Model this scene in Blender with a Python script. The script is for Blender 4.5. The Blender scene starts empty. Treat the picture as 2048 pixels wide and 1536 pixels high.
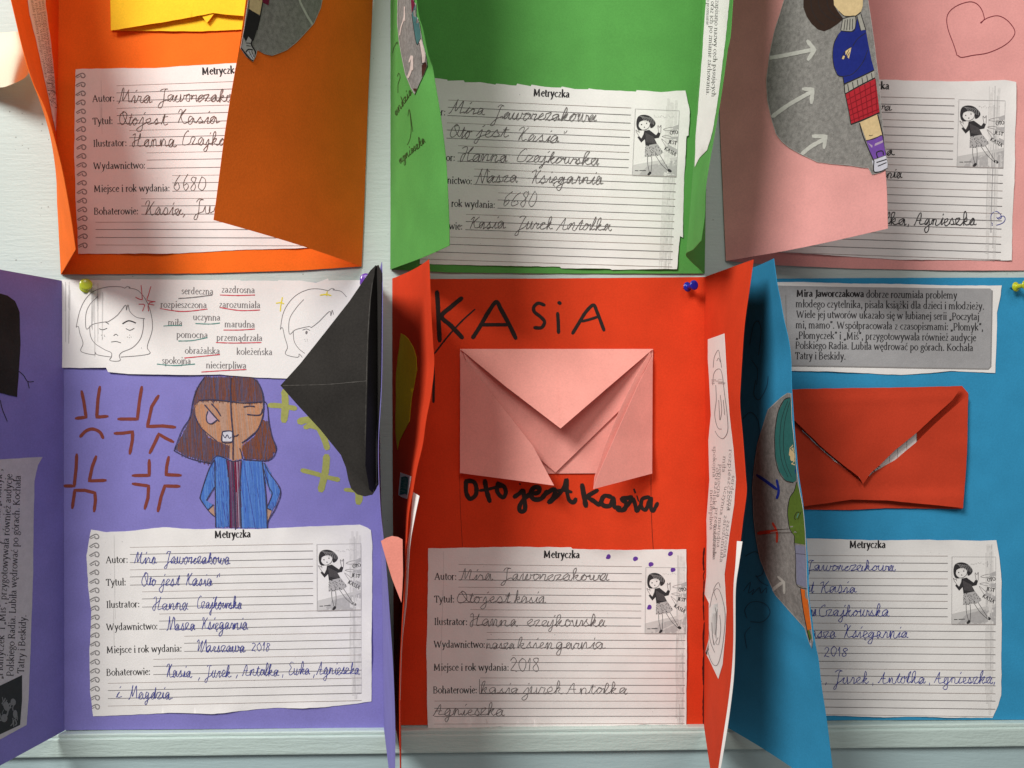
import bpy, math, random
from mathutils import Vector, geometry, noise
from mathutils.bvhtree import BVHTree
random.seed(7)
S = 1.0/3000.0          # one reference pixel on the board is a third of a millimetre
D = 1500.0              # camera distance from the board, same unit
scene = bpy.context.scene
COL = scene.collection

# ---------------------------------------------------------------- camera
cd = bpy.data.cameras.new('camera'); cam = bpy.data.objects.new('camera', cd); COL.objects.link(cam)
cam.location = (0, -D*S, 0); cam.rotation_euler = (math.radians(90), 0, 0)
cd.sensor_width = 36; cd.lens = 36*D/2048; cd.clip_start = .01; cd.clip_end = 50
scene.camera = cam
# ---------------------------------------------------------------- world: even dim light of the room
w = bpy.data.worlds.new('World'); scene.world = w; w.use_nodes = True
bg = w.node_tree.nodes['Background']; bg.inputs[0].default_value = (1.0, .91, .86, 1); bg.inputs[1].default_value = .15
# ---------------------------------------------------------------- lamp: the ceiling light up to the left
def area(name, loc, target, size, power, col):
    l = bpy.data.lights.new(name, 'AREA'); l.shape = 'DISK'; l.size = size; l.energy = power; l.color = col
    o = bpy.data.objects.new(name, l); COL.objects.link(o); o.location = loc
    o.rotation_euler = (Vector(target)-Vector(loc)).to_track_quat('-Z', 'Y').to_euler()
    return o
area('ceiling_lamp', (-.92, -1.25, 1.12), (.1, 0, -.05), .72, 39, (1.0, .97, .92))
area('second_ceiling_lamp', (.45, -2.2, 1.7), (.1, 0, 0), 1.1, 16, (1.0, .95, .90))
scene.view_settings.view_transform = 'Standard'; scene.view_settings.look = 'None'
scene.view_settings.exposure = 0; scene.view_settings.gamma = 1
try:
    scene.cycles.max_bounces = 8; scene.cycles.diffuse_bounces = 5
except Exception: pass

# ================================================================ helpers
CAM = Vector((0, -D*S, 0))
def pt(px, py, h=0.0):
    k = 1-h/D
    return Vector(((px-1024)*k*S, -h*S, (768-py)*k*S))
def lin(c): c = c/255.0; return c/12.92 if c <= .04045 else ((c+.055)/1.055)**2.4
def rgb(r, g, b): return (lin(r), lin(g), lin(b))

def mat(name, col, rough=.85, bump=.15, bscale=900, mott=.06, mscale=60, spec=.25, stretch=None, trans=0, fibre=0.0, coat=0):
    m = bpy.data.materials.new(name); m.use_nodes = True; nt = m.node_tree; N = nt.nodes; L = nt.links
    b = N['Principled BSDF']; b.inputs['Roughness'].default_value = rough
    b.inputs['Specular IOR Level'].default_value = spec
    b.inputs['Coat Weight'].default_value = coat
    tc = N.new('ShaderNodeTexCoord'); src = tc.outputs['Object']
    if stretch:
        mp = N.new('ShaderNodeMapping'); mp.inputs['Scale'].default_value = stretch; L.new(src, mp.inputs['Vector']); src = mp.outputs[0]
    if mott:
        n = N.new('ShaderNodeTexNoise'); n.inputs['Scale'].default_value = mscale; n.inputs['Detail'].default_value = 4
        L.new(src, n.inputs['Vector'])
        n3 = N.new('ShaderNodeTexNoise'); n3.inputs['Scale'].default_value = bscale*.8; n3.inputs['Detail'].default_value = 2
        L.new(src, n3.inputs['Vector'])
        ad = N.new('ShaderNodeMath'); ad.operation = 'ADD'; L.new(n.outputs[0], ad.inputs[0])
        m3 = N.new('ShaderNodeMath'); m3.operation = 'MULTIPLY_ADD'; m3.inputs[1].default_value = .8; m3.inputs[2].default_value = -.4
        L.new(n3.outputs[0], m3.inputs[0]); L.new(m3.outputs[0], ad.inputs[1])
        r = N.new('ShaderNodeMapRange'); r.inputs[1].default_value = .25; r.inputs[2].default_value = .75
        r.inputs[3].default_value = 1-mott; r.inputs[4].default_value = 1+mott
        L.new(ad.outputs[0], r.inputs[0])
        mx = N.new('ShaderNodeVectorMath'); mx.operation = 'SCALE'; mx.inputs[0].default_value = col
        L.new(r.outputs[0], mx.inputs[3]); L.new(mx.outputs[0], b.inputs['Base Color'])
    else:
        b.inputs['Base Color'].default_value = (*col, 1)
    if bump:
        n2 = N.new('ShaderNodeTexNoise'); n2.inputs['Scale'].default_value = bscale; n2.inputs['Detail'].default_value = 3
        L.new(src, n2.inputs['Vector'])
        bp = N.new('ShaderNodeBump'); bp.inputs['Strength'].default_value = bump; bp.inputs['Distance'].default_value = .0004
        L.new(n2.outputs[0], bp.inputs['Height']); L.new(bp.outputs[0], b.inputs['Normal'])
    if trans:
        b.inputs['Transmission Weight'].default_value = trans
    return m

M = {}
def card(name, col, **k):
    d = dict(bump=.22, bscale=1100, mott=.075, mscale=45, rough=.9, spec=.15); d.update(k)
    M[name] = mat(name, col, **d)
card('orange_card', (.90, .165, .016)); card('green_card', (.10, .335, .075)); card('pink_card', (.80, .37, .35))
card('purple_card', (.225, .205, .53)); card('red_card', (.68, .052, .014)); card('blue_card', (.035, .285, .52))
card('salmon_card', (.85, .37, .32)); card('red_paper', (.54, .05, .02)); card('yellow_card', (.92, .60, .03))
card('black_card', (.028, .026, .024), mott=.2); card('cream_card', (.86, .80, .62), mott=.03)
card('white_paper', (.82, .805, .79), bump=.25, mott=.025, mscale=90)
card('grey_print', (.36, .36, .37), mott=.06, mscale=200)
card('asphalt_print', (.24, .232, .22), mott=.28, mscale=420, bscale=2600)
card('light_print', (.52, .51, .52), mott=.06, mscale=200)
card('pink_scrap', (.84, .30, .24))
for nm, c in dict(ink_black=(.022, .02, .022), ink_print=(.035, .033, .036), ink_rule=(.20, .185, .19), ink_grey=(.46, .45, .45), ink_light=(.60, .59, .58),
                  pencil=(.135, .12, .12), pencil_brown=(.12, .075, .06), pen_blue=(.045, .055, .30), marker_black=(.022, .015, .013),
                  coral=(.62, .07, .10), teal=(.10, .28, .25), marker_brown=(.20, .045, .032), marker_olive=(.33, .34, .10),
                  yellow=(.80, .68, .05), navy=(.012, .022, .20), skin=(.66, .50, .27), wool_grey=(.36, .35, .31), skirt_red=(.42, .018, .03),
                  skirt_dark=(.22, .008, .015), violet=(.17, .07, .36), hair_brown=(.032, .016, .011), hair_teal=(.03, .15, .14), sweater_green=(.10, .17, .025),
                  skirt_blue=(.22, .23, .33), legging=(.72, .16, .02), chalk=(.50, .50, .46), chalk_pink=(.68, .58, .54), maroon=(.16, .01, .04), teal_cloth=(.06, .17, .17),
                  shoe_brown=(.06, .02, .015), arrow_blue=(.01, .025, .25), arrow_red=(.45, .04, .02), pencil_on_blue=(.018, .10, .20),
                  cp_hair=(.13, .065, .075), cp_hair2=(.19, .06, .03), cp_hair3=(.10, .085, .15), cp_skin=(.50, .24, .13), cp_skin2=(.44, .27, .20), cp_blue=(.06, .16, .52), cp_blue2=(.10, .23, .58),
                  cp_plum=(.14, .03, .10), cp_line=(.05, .045, .09), cp_white=(.60, .60, .68), cp_lilac=(.42, .32, .44), dark_crack=(.06, .01, .008),
                  heart_red=(.20, .015, .03), purple_dot=(.13, .045, .34), photo_dark=(.03, .035, .035), photo_mid=(.18, .19, .19), disc_yellow=(.70, .55, .015), green_scribble=(.02, .20, .17),
                  ink_fade=(.34, .28, .26), lime_ink=(.035, .07, .015), black_crease=(.075, .07, .065), ink_haze=(.72, .705, .69), ink_mid=(.28, .27, .27), print_edge=(.42, .41, .39)).items():
    M[nm] = mat(nm, c, rough=.7, bump=0, mott=.08 if nm not in ('ink_light',) else .02, mscale=500, spec=.2)
PAPER_INK = None

org = {}
def finish(o, parent):
    COL.objects.link(o)
    if parent is not None: o.parent = parent
def link_mesh(name, verts, faces, mats, fmat=None, parent=None, smooth=None):
    L = org.get(parent, Vector((0, 0, 0)))
    top = parent is None
    if top:
        L = Vector(sum((v for v in verts), Vector())/len(verts))
    me = bpy.data.meshes.new(name)
    me.from_pydata([tuple(v-L) for v in verts], [], faces)
    for m in mats: me.materials.append(M[m] if isinstance(m, str) else m)
    if fmat: me.polygons.foreach_set('material_index', fmat)
    if smooth is not None: me.polygons.foreach_set('use_smooth', smooth)
    me.update()
    o = bpy.data.objects.new(name, me)
    if top: o.location = L
    finish(o, parent)
    org[o] = L
    return o
def thing(name, label, cat, base, group=None):
    o = bpy.data.objects.new(name, None); o.empty_display_size = .01; COL.objects.link(o)
    o.location = base; org[o] = Vector(base); tag(o, label, cat, group)
    return o
def tag(o, label=None, cat=None, group=None, kind=None):
    if label: o['label'] = label
    if cat: o['category'] = cat
    if group: o['group'] = group
    if kind: o['kind'] = kind
    return o

class Surf:
    """a sheet's middle surface, to lay further paper and ink on"""
    def __init__(s, verts, faces, half):
        s.bvh = BVHTree.FromPolygons([tuple(v) for v in verts], faces); s.half = half
        s.h = -sum(v.y for v in verts)/len(verts)/S
    def at(s, px, py, off=0.0, snap=False):
        d = (pt(px, py, 200)-CAM).normalized()
        loc, n, i, dist = s.bvh.ray_cast(CAM, d)
        if loc is None and snap:
            y = s.last.y if getattr(s, 'last', None) else -s.h*S
            for _ in range(3):
                q = CAM+d*((y-CAM.y)/d.y); loc, n, i, dist = s.bvh.find_nearest(q); y = loc.y
        elif loc is None:
            loc, n, i, dist = s.bvh.find_nearest(s.last if getattr(s, 'last', None) and (s.last-pt(px, py, -s.last.y/S)).length < 60*S else pt(px, py, s.h))
            # slide along the found facet's plane to the ray itself
            den = d.dot(n)
            if abs(den) > .15:
                t = (loc-CAM).dot(n)/den; q = CAM+d*t
                if (q-loc).length < 14*S: loc = q
        s.last = loc
        if n.dot(d) > 0: n = -n
        return loc + n*((s.half+off)*S)

def cr(pts, step=3.0, closed=False):
    P = [Vector(p) for p in pts]
    if len(P) < 3 and not closed: 
        out = []
        for a, b in zip(P, P[1:]):
            n = max(1, int((b-a).length/step)); out += [a.lerp(b, k/n) for k in range(n)]
        return out+[P[-1]]
    n = len(P); out = []
    rng = range(n) if closed else range(n-1)
    for i in rng:
        if closed: p0, p1, p2, p3 = P[i-1], P[i], P[(i+1) % n], P[(i+2) % n]
        else: p0, p1, p2, p3 = P[max(i-1, 0)], P[i], P[i+1], P[min(i+2, n-1)]
        k = max(1, int(math.ceil((p2-p1).length/step)))
        for j in range(k):
            t = j/k; t2 = t*t; t3 = t2*t
            out.append(.5*((2*p1)+(p2-p0)*t+(2*p0-5*p1+4*p2-p3)*t2+(3*p1-p0-3*p2+p3)*t3))
    if not closed: out.append(P[-1])
    return out
def poly(pts, step=6.0, closed=True):
    P = [Vector(p) for p in pts]; out = []
    Q = P[1:]+[P[0]] if closed else P[1:]
    for a, b in zip(P, Q):
        n = max(1, int((b-a).length/step)); out += [a.lerp(b, k/n) for k in range(n)]
    if not closed: out.append(P[-1])
    return out
def inside(x, y, P):
    c = False; j = len(P)-1
    for i in range(len(P)):
        xi, yi = P[i][0], P[i][1]; xj, yj = P[j][0], P[j][1]
        if (yi > y) != (yj > y) and x < (xj-xi)*(y-yi)/(yj-yi)+xi: c = not c
        j = i
    return c
def cut(pts, jit=.5, step=7):
    """a scissor-cut outline: slightly uneven"""
    out = []
    for i, p in enumerate(poly(pts, step)):
        a = noise.noise(Vector((p[0]*.07, p[1]*.07, 3.3)))*jit*1.6; b = noise.noise(Vector((p[0]*.07, p[1]*.07, 9.1)))*jit*1.6
        out.append(Vector((p[0]+a, p[1]+b)))
    return out
def triang(outline, grid):
    xs = [p[0] for p in outline]; ys = [p[1] for p in outline]
    vs = [Vector((p[0], p[1])) for p in outline]; n = len(vs)
    x = min(xs)+grid*.5; k = 0
    while x < max(xs):
        y = min(ys)+grid*(.5 if k % 2 else .9)
        while y < max(ys):
            if inside(x, y, outline): vs.append(Vector((x, y)))
            y += grid
        x += grid; k += 1
    r = geometry.delaunay_2d_cdt(vs, [], [list(range(n))], 1, .01)
    return [(v[0], v[1]) for v in r[0]], [tuple(f) for f in r[2]]

def shell(name, mid, faces, mats, parent, thick, back=None, edge=None):
    """give a sheet its thickness"""
    nv = len(mid); nrm = [Vector() for _ in range(nv)]
    edges = {}
    for f in faces:
        a, b, c = mid[f[0]], mid[f[1]], mid[f[2]]; n = (b-a).cross(c-a)
        for v in f: nrm[v] += n
        for i in range(len(f)):
            e = (f[i], f[(i+1) % len(f)]); edges[e] = 1
    for i in range(nv):
        nrm[i] = nrm[i].normalized() if nrm[i].length > 0 else Vector((0, -1, 0))
    t = thick*.5*S
    V = [mid[i]+nrm[i]*t for i in range(nv)]+[mid[i]-nrm[i]*t for i in range(nv)]
    F = [tuple(f) for f in faces]+[tuple(v+nv for v in reversed(f)) for f in faces]
    sm = [True]*len(F); nf = len(F)
    for (a, b) in edges:
        if (b, a) not in edges:
            k = len(V); V += [V[a], V[b], V[b+nv], V[a+nv]]; F.append((k+1, k, k+3, k+2)); sm.append(False)
    fm = [0]*len(F)
    if edge:
        mats = list(mats)+[edge]
        for i in range(2*len(faces), len(F)): fm[i] = 1
    if back:
        for i in range(len(faces), 2*len(faces)): fm[i] = 1
        mats = list(mats)+[back]
    o = link_mesh(name, V, F, mats, fm, parent, sm)
    return o

SURF = {}
def sheet(name, outline, h, m, parent, thick=.9, grid=16, jit=.4, curl=1.9, step=8):
    """a loose sheet given by its outline and its height over the board"""
    out = cut(outline, jit, step) if jit else poly(outline, step)
    P, F = triang(out, grid)
    sd = random.random()*50
    hf = h if callable(h) else (lambda x, y: h)
    mid = [pt(x, y, hf(x, y)+curl*noise.noise(Vector((x*.006, y*.006, sd)))+curl*.45*noise.noise(Vector((x*.022, y*.016, sd+7)))) for x, y in P]
    F = orient(mid, F)
    o = shell(name, mid, F, [m], parent, thick); SURF[o] = Surf(mid, F, thick*.5); return o
def orient(mid, F):
    out = []
    for f in F:
        a, b, c = mid[f[0]], mid[f[1]], mid[f[2]]
        n = (b-a).cross(c-a)
        out.append(f if n.dot(CAM-a) > 0 else tuple(reversed(f)))
    # keep one orientation for the whole sheet where it is ambiguous
    return out
def patch(name, surf, outline, m, parent, off=.5, thick=.5, grid=16, jit=.4, lift=.5, step=7, back=None):
    """a piece of paper glued on another sheet"""
    if not isinstance(surf, Surf): surf = SURF[surf]
    out = cut(outline, jit, step) if jit else poly(outline, step)
    P, F = triang(out, grid); sd = random.random()*50
    def up(x, y):
        v = abs(lift*noise.noise(Vector((x*.02, y*.02, sd))))
        if lift > .6:
            e = min((p[0]-x)**2+(p[1]-y)**2 for p in out)**.5
            if e < 26: v += (1-e/26)**2*5*max(0, noise.noise(Vector((x*.011, y*.011, sd+3)))+.12)
        return v
    mid = [surf.at(x, y, off+thick*.5+up(x, y)) for x, y in P]
    F = orient(mid, F)
    o = shell(name, mid, F, [m], parent, thick, None, 'white_paper' if m in ('asphalt_print', 'grey_print', 'light_print') else None); SURF[o] = Surf(mid, F, thick*.5)
    if m == 'asphalt_print':
        k = Ink(o, .02); k.stroke([(p[0], p[1]) for p in out]+[(out[0][0], out[0][1])], 1.3, 'print_edge', smooth=False, cap=False, rnd=.5); k.build('cut_edge', o)
    return o
def resample(c, n):
    P = cr(c, 6); L = [0]
    for a, b in zip(P, P[1:]): L.append(L[-1]+(b-a).length)
    out = []; j = 0
    for k in range(n+1):
        t = L[-1]*k/n
        while j < len(L)-2 and L[j+1] < t: j += 1
        u = (t-L[j])/max(1e-9, L[j+1]-L[j]); out.append(P[j].lerp(P[j+1], min(1, max(0, u))))
    return out
def loft(name, cols, m, parent, nt=60, ns=14, thick=.9, bulge=0, smooth=True, wob=.6, back=None):
    """a flap standing away from the board: columns of (px, py, height) from fold to free edge"""
    W = [[pt(*p)/S for p in c] for c in cols]
    R = [resample(c, nt) for c in W]
    V = []; F = []; sd = random.random()*50
    for i in range(nt+1):
        row = [r[i] for r in R]
        if len(row) > 2 and smooth: C = []
        for k in range(ns+1):
            u = k/ns*(len(row)-1); a = min(int(u), len(row)-2); f = u-a
            if smooth and len(row) > 2:
                p0, p1, p2, p3 = row[max(a-1, 0)], row[a], row[a+1], row[min(a+2, len(row)-1)]
                t = f; t2 = t*t; t3 = t2*t
                q = .5*((2*p1)+(p2-p0)*t+(2*p0-5*p1+4*p2-p3)*t2+(3*p1-p0-3*p2+p3)*t3)
            else: q = row[a].lerp(row[a+1], f)
            s = k/ns
            if bulge:
                d = (row[-1]-row[0]); nn = Vector((d.y, -d.x, 0)).normalized(); q = q+nn*bulge*math.sin(math.pi*s)
            wv = wob*s*noise.noise(Vector((i*.11, s*2.0, sd)))*2
            V.append((q+Vector((wv, wv*.5, 0)))*S)
    for i in range(nt):
        for k in range(ns):
            a = i*(ns+1)+k; F.append((a, a+ns+1, a+ns+2)); F.append((a, a+ns+2, a+1))
    o = shell(name, V, F, [m], parent, thick, back); SURF[o] = Surf(V, F, thick*.5); return o

class Ink:
    """drawn or printed marks, laid on a sheet; one mesh, several inks"""
    def __init__(s, surf, off=.16):
        s.surf = surf if isinstance(surf, Surf) else SURF[surf]; s.off = off; s.V = []; s.F = []; s.M = []; s.names = []; s.lay = 0
    def mi(s, m):
        if m not in s.names: s.names.append(m)
        return s.names.index(m)
    def stroke(s, pts, wd, m, smooth=True, step=2.5, nib=False, taper=.0, rnd=.0, cap=True):
        P = cr(pts, step) if smooth else poly(pts, max(step, 4), closed=False)
        P = [p for i, p in enumerate(P) if i == 0 or (p-P[i-1]).length > 1e-4]
        if len(P) < 2: return
        n = len(P); idx = s.mi(m); s.lay = (s.lay+1) % 40
        base = len(s.V); off = s.off+.13+s.lay*.003
        Ls = [0]
        for a, b in zip(P, P[1:]): Ls.append(Ls[-1]+(b-a).length)
        tot = Ls[-1]
        ph = random.random()*9
        for i in range(n):
            t = (P[min(i+1, n-1)]-P[max(i-1, 0)])
            if t.length < 1e-6: t = Vector((1, 0))
            t = t.normalized(); wv = wd
            if nib: wv = wd*(.42+.58*abs(t.y))
            if rnd: wv *= 1+rnd*noise.noise(Vector((Ls[i]*.15, ph, 0)))*2
            if taper: wv *= min(1, .35+min(Ls[i], tot-Ls[i])/taper)
            if cap and (i == 0 or i == n-1) and wd > 2.5: wv *= .55
            q = Vector((-t.y, t.x))*wv*.5; o = off+Ls[i]*.0012
            c = P[i]
            if cap and wd > 2.5:
                if i == 0: c = c-t*wd*.35
                if i == n-1: c = c+t*wd*.35
            s.V.append(s.surf.at(c.x+q.x, c.y+q.y, o, True)); s.V.append(s.surf.at(c.x-q.x, c.y-q.y, o, True))
        for i in range(n-1):
            a = base+i*2; s.F.append((a, a+1, a+3, a+2)); s.M.append(idx)
    def up(s): s.off += .28; s.lay = 0
    def fill(s, outline, m, grid=6, smooth=False, lay=0):
        out = cr(outline, 4, closed=True) if smooth else poly(outline, 8)
        out = [Vector((p[0], p[1])) for p in out]
        P, F = triang(out, grid); idx = s.mi(m); base = len(s.V); s.lay = (s.lay+1) % 40
        for x, y in P: s.V.append(s.surf.at(x, y, s.off+s.lay*.003+lay, True))
        for f in F: s.F.append(tuple(v+base for v in f)); s.M.append(idx)
    def dot(s, x, y, r, m, k=9, ry=None):
        ry = ry or r; idx = s.mi(m); base = len(s.V); s.lay = (s.lay+1) % 40
        for i in range(k):
            a = i*2*math.pi/k; rr = 1+.1*math.sin(a*2+x)
            s.V.append(s.surf.at(x+r*rr*math.cos(a), y+ry*rr*math.sin(a), s.off+.13+s.lay*.003, True))
        s.F.append(tuple(range(base, base+k))); s.M.append(idx)
    def hatch(s, outline, ang, gap, wd, mats, jit=.5, miss=.1, rag=3):
        a = math.radians(ang); dx, dy = math.cos(a), math.sin(a); nx, ny = -dy, dx
        pr = [p[0]*nx+p[1]*ny for p in outline]; d = min(pr)+gap*.3
        while d < max(pr):
            hits = []
            for i in range(len(outline)):
                p, q = outline[i], outline[(i+1) % len(outline)]
                u, v = p[0]*nx+p[1]*ny-d, q[0]*nx+q[1]*ny-d
                if (u > 0) != (v > 0):
                    t = u/(u-v); x = p[0]+(q[0]-p[0])*t; y = p[1]+(q[1]-p[1])*t; hits.append(x*dx+y*dy)
            hits.sort()
            for b, e in zip(hits[::2], hits[1::2]):
                if random.random() < miss or e-b < 2: continue
                b += random.uniform(-rag, rag)*.5; e += random.uniform(-rag, rag)
                cuts = [b, e] if random.random() < .6 else [b, b+(e-b)*random.uniform(.3, .7), e]
                for b1, e1 in zip(cuts, cuts[1:]):
                    m_ = (b1+e1)/2; o = random.uniform(-jit, jit)
                    s.stroke([(nx*(d+o)+dx*b1, ny*(d+o)+dy*b1), (nx*(d-o*.6)+dx*m_, ny*(d-o*.6)+dy*m_), (nx*(d+o*.5)+dx*e1, ny*(d+o*.5)+dy*e1)],
                             wd*random.uniform(.6, 1.25), random.choice(mats), step=7, cap=False)
            d += gap*random.uniform(.7, 1.3)
    def build(s, name, parent):
        if not s.V: return None
        o = link_mesh(name, s.V, s.F, s.names, s.M, parent)
        if name in ('copier_marks', 'ruled_lines', 'printed_text', 'underlines', 'pencil_hatching'): o['kind'] = 'stuff'
        return o
# ================================================================ lettering
def _p(t): return [tuple(float(v) for v in q.split(',')) for q in t.split()]
def G(adv, *st): return (adv, [(s[0] == '~', s[0] == '*', _p(s[1:] if s[0] in '~*' else s)) for s in st])
BOWL_O = '~.46,1 .1,.75 .08,.3 .45,0 .82,.25 .84,.72 .46,1'
FT = {
 'a': G(.87, '~.12,.82 .35,1 .62,.85 .64,.2 .84,.02', '~.62,.62 .28,.52 .08,.25 .28,0 .62,.2'),
 'b': G(1.0, '.02,1.58 .17,1.62', '.17,1.62 .17,.05', '~.17,.8 .5,1 .86,.5 .52,0 .17,.12'),
 'c': G(.82, '~.74,.8 .48,1 .08,.5 .42,0 .76,.15'),
 'd': G(1.03, '~.72,.85 .42,1 .08,.5 .4,0 .74,.2', '.6,1.58 .76,1.62', '.76,1.62 .76,.05', '.76,.04 .95,.06'),
 'e': G(.84, '~.1,.55 .45,.58 .74,.62 .66,.9 .42,1 .08,.5 .42,0 .78,.15'),
 'g': G(.9, '~.42,1 .12,.7 .42,.38 .72,.7 .42,1', '~.3,.4 .15,.2 .6,.12 .82,-.2 .4,-.52 .05,-.25 .3,.05', '.6,.95 .88,.98'),
 'h': G(1.05, '.02,1.58 .17,1.62', '.17,1.62 .17,0', '.02,0 .34,0', '~.17,.72 .5,1 .82,.75', '.82,.8 .82,0', '.67,0 1.0,0'),
 'i': G(.46, '.05,.95 .2,1', '.2,1 .2,0', '.04,0 .4,0', '*.2,1.42'),
 'j': G(.46, '.08,.95 .24,1', '~.24,1 .24,-.2 .0,-.52', '*.24,1.42'),
 'k': G(.98, '.02,1.58 .17,1.62', '.17,1.62 .17,0', '.02,0 .34,0', '.78,.97 .2,.48', '.32,.6 .88,.02', '.6,.98 .92,.98'),
 'l': G(.46, '.05,1.58 .2,1.62', '.2,1.62 .2,0', '.04,0 .4,0'),
 'm': G(1.6, '.02,.95 .17,1', '.17,1 .17,0', '.02,0 .34,0', '~.17,.72 .48,1 .77,.75', '.77,.8 .77,0', '.62,0 .94,0', '~.77,.72 1.08,1 1.37,.75', '1.37,.8 1.37,0', '1.22,0 1.56,0'),
 'n': G(1.05, '.02,.95 .17,1', '.17,1 .17,0', '.02,0 .34,0', '~.17,.72 .5,1 .82,.75', '.82,.8 .82,0', '.67,0 1.0,0'),
 'o': G(.93, BOWL_O),
 'p': G(1.0, '.02,.95 .17,1', '.17,1 .17,-.55', '.02,-.55 .36,-.55', '~.17,.8 .5,1 .86,.5 .52,0 .17,.12'),
 'r': G(.7, '.02,.95 .17,1', '.17,1 .17,0', '.02,0 .36,0', '~.17,.65 .4,.98 .66,.92'),
 's': G(.7, '~.58,.82 .35,1 .1,.76 .35,.5 .62,.24 .35,0 .08,.18'),
 't': G(.62, '~.24,1.35 .24,.25 .38,0 .6,.1', '.03,.96 .56,.96'),
 'u': G(1.03, '~.17,1 .17,.3 .4,0 .78,.25', '.03,.97 .17,1', '.8,1 .8,.03', '.66,.97 .8,1', '.8,.03 .98,.05'),
 'w': G(1.42, '.05,1 .4,0', '.4,0 .72,.95', '.72,.95 1.04,0', '1.04,0 1.36,1', '-.04,1 .22,1', '1.2,1 1.48,1'),
 'y': G(.9, '.08,1 .46,.02', '~.8,1 .46,.0 .25,-.48 .02,-.5', '-.02,1 .26,1', '.64,1 .92,1'),
 'z': G(.78, '.1,.97 .66,.97', '.68,.95 .08,.05', '.06,.03 .7,.03'),
 ',': G(.42, '~.2,.12 .26,-.05 .12,-.3', '*.2,.1'), '.': G(.42, '*.2,.08'), ':': G(.42, '*.2,.1', '*.2,.85'),
 '„': G(.62, '~.15,.12 .21,-.05 .07,-.3', '~.42,.12 .48,-.05 .34,-.3'), '”': G(.62, '~.15,1.55 .21,1.4 .07,1.15', '~.42,1.55 .48,1.4 .34,1.15'),
 'A': G(1.35, '.1,0 .66,1.45', '.66,1.45 1.22,0', '.32,.5 1.0,.5', '-.04,0 .28,0', '1.0,0 1.38,0'),
 'B': G(1.2, '.2,1.42 .2,0', '~.2,1.42 .65,1.42 .9,1.08 .6,.78 .2,.78', '~.2,.78 .7,.76 1.05,.4 .7,0 .2,0', '.02,0 .3,0', '.02,1.42 .3,1.42'),
 'I': G(.66, '.33,1.42 .33,0', '.12,0 .55,0', '.12,1.42 .55,1.42'),
 'J': G(.62, '~.38,1.42 .38,.1 .0,-.38', '.15,1.42 .6,1.42'),
 'K': G(1.3, '.25,1.42 .25,0', '.08,0 .45,0', '.08,1.42 .45,1.42', '1.0,1.42 .3,.7', '.42,.82 1.2,.02', '.85,1.42 1.18,1.42'),
 'L': G(1.08, '.25,1.42 .25,0', '.08,1.42 .45,1.42', '.08,0 .98,0', '.98,0 1.02,.32'),
 'M': G(1.78, '.28,0 .34,1.4', '.34,1.4 .86,.15', '.86,.15 1.4,1.4', '1.4,1.4 1.5,0', '.1,0 .5,0', '1.3,0 1.7,0', '.15,1.42 .36,1.42', '1.4,1.42 1.62,1.42'),
 'N': G(1.5, '.28,0 .28,1.42', '.28,1.42 1.22,.03', '1.22,0 1.22,1.42'),
 'O': G(1.45, '~.72,1.45 .15,1.1 .15,.35 .72,-.02 1.3,.35 1.3,1.1 .72,1.45'),
 'P': G(1.12, '.25,1.42 .25,0', '.08,0 .48,0', '~.25,1.42 .75,1.42 1.0,1.02 .7,.66 .25,.66', '.08,1.42 .3,1.42'),
 'R': G(1.2, '.25,1.42 .25,0', '.08,0 .48,0', '~.25,1.42 .75,1.42 .98,1.08 .7,.75 .25,.75', '.55,.75 1.15,.02', '.08,1.42 .3,1.42'),
 'T': G(1.15, '.57,1.42 .57,0', '.38,0 .78,0', '.05,1.4 1.1,1.4', '.05,1.4 .05,1.1', '1.1,1.4 1.1,1.1'),
 'W': G(1.95, '.12,1.42 .58,0', '.58,0 1.0,1.3', '1.0,1.3 1.42,0', '1.42,0 1.85,1.42', '-.02,1.42 .32,1.42', '1.7,1.42 1.98,1.42'),
}
def _ext(ch, base, *extra):
    a, st = FT[base]; FT[ch] = (a, st+G(0, *extra)[1])
_ext('ł', 'l', '.0,.68 .42,1.0'); _ext('ą', 'a', '~.8,.05 .62,-.2 .82,-.42 .95,-.3'); _ext('ę', 'e', '~.6,.02 .42,-.22 .6,-.42 .74,-.3')
_ext('ż', 'z', '*.38,1.42'); _ext('ó', 'o', '.4,1.2 .65,1.55'); _ext('ś', 's', '.3,1.2 .55,1.55'); _ext('ć', 'c', '.4,1.2 .65,1.55'); _ext('ń', 'n', '.45,1.2 .7,1.55')
def twidth(t, kern=0): return sum((.5 if c == ' ' else FT[c][0]+kern) for c in t)
def serif(ink, x0, y0, x1, y1, t, xh=8.7, m='ink_print', wt=1.0):
    """printed text from (x0,y0) to (x1,y1) along the baseline"""
    W = twidth(t); dx, dy = x1-x0, y1-y0; L = math.hypot(dx, dy); ux, uy = dx/L, dy/L; sx = L/W; vx, vy = uy, -ux
    x = 0; th = xh*.185*wt
    for c in t:
        if c == ' ': x += .5; continue
        adv, sts = FT[c]
        for sm, dot, P in sts:
            Q = [(x0+ux*(x+.04+p[0]*.90)*sx+vx*p[1]*xh, y0+uy*(x+.04+p[0]*.90)*sx+vy*p[1]*xh) for p in P]
            if dot: ink.dot(Q[0][0], Q[0][1], th*.62, m, 6); continue
            n = len(P); horiz = abs(P[0][1]-P[-1][1]) < .12 and not sm
            if horiz: ink.stroke(Q, th*.5, m, smooth=False, step=9, cap=False)
            else:
                dirv = (P[-1][0]-P[0][0], P[-1][1]-P[0][1])
                w_ = th
                if not sm and dirv[0]*dirv[1] > 0 and abs(dirv[0]) > .15: w_ = th*.6
                if sm: nibstroke(ink, Q, th, m, ux, uy)
                else: ink.stroke(Q, w_, m, smooth=False, step=30, cap=False)
        x += adv
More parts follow.
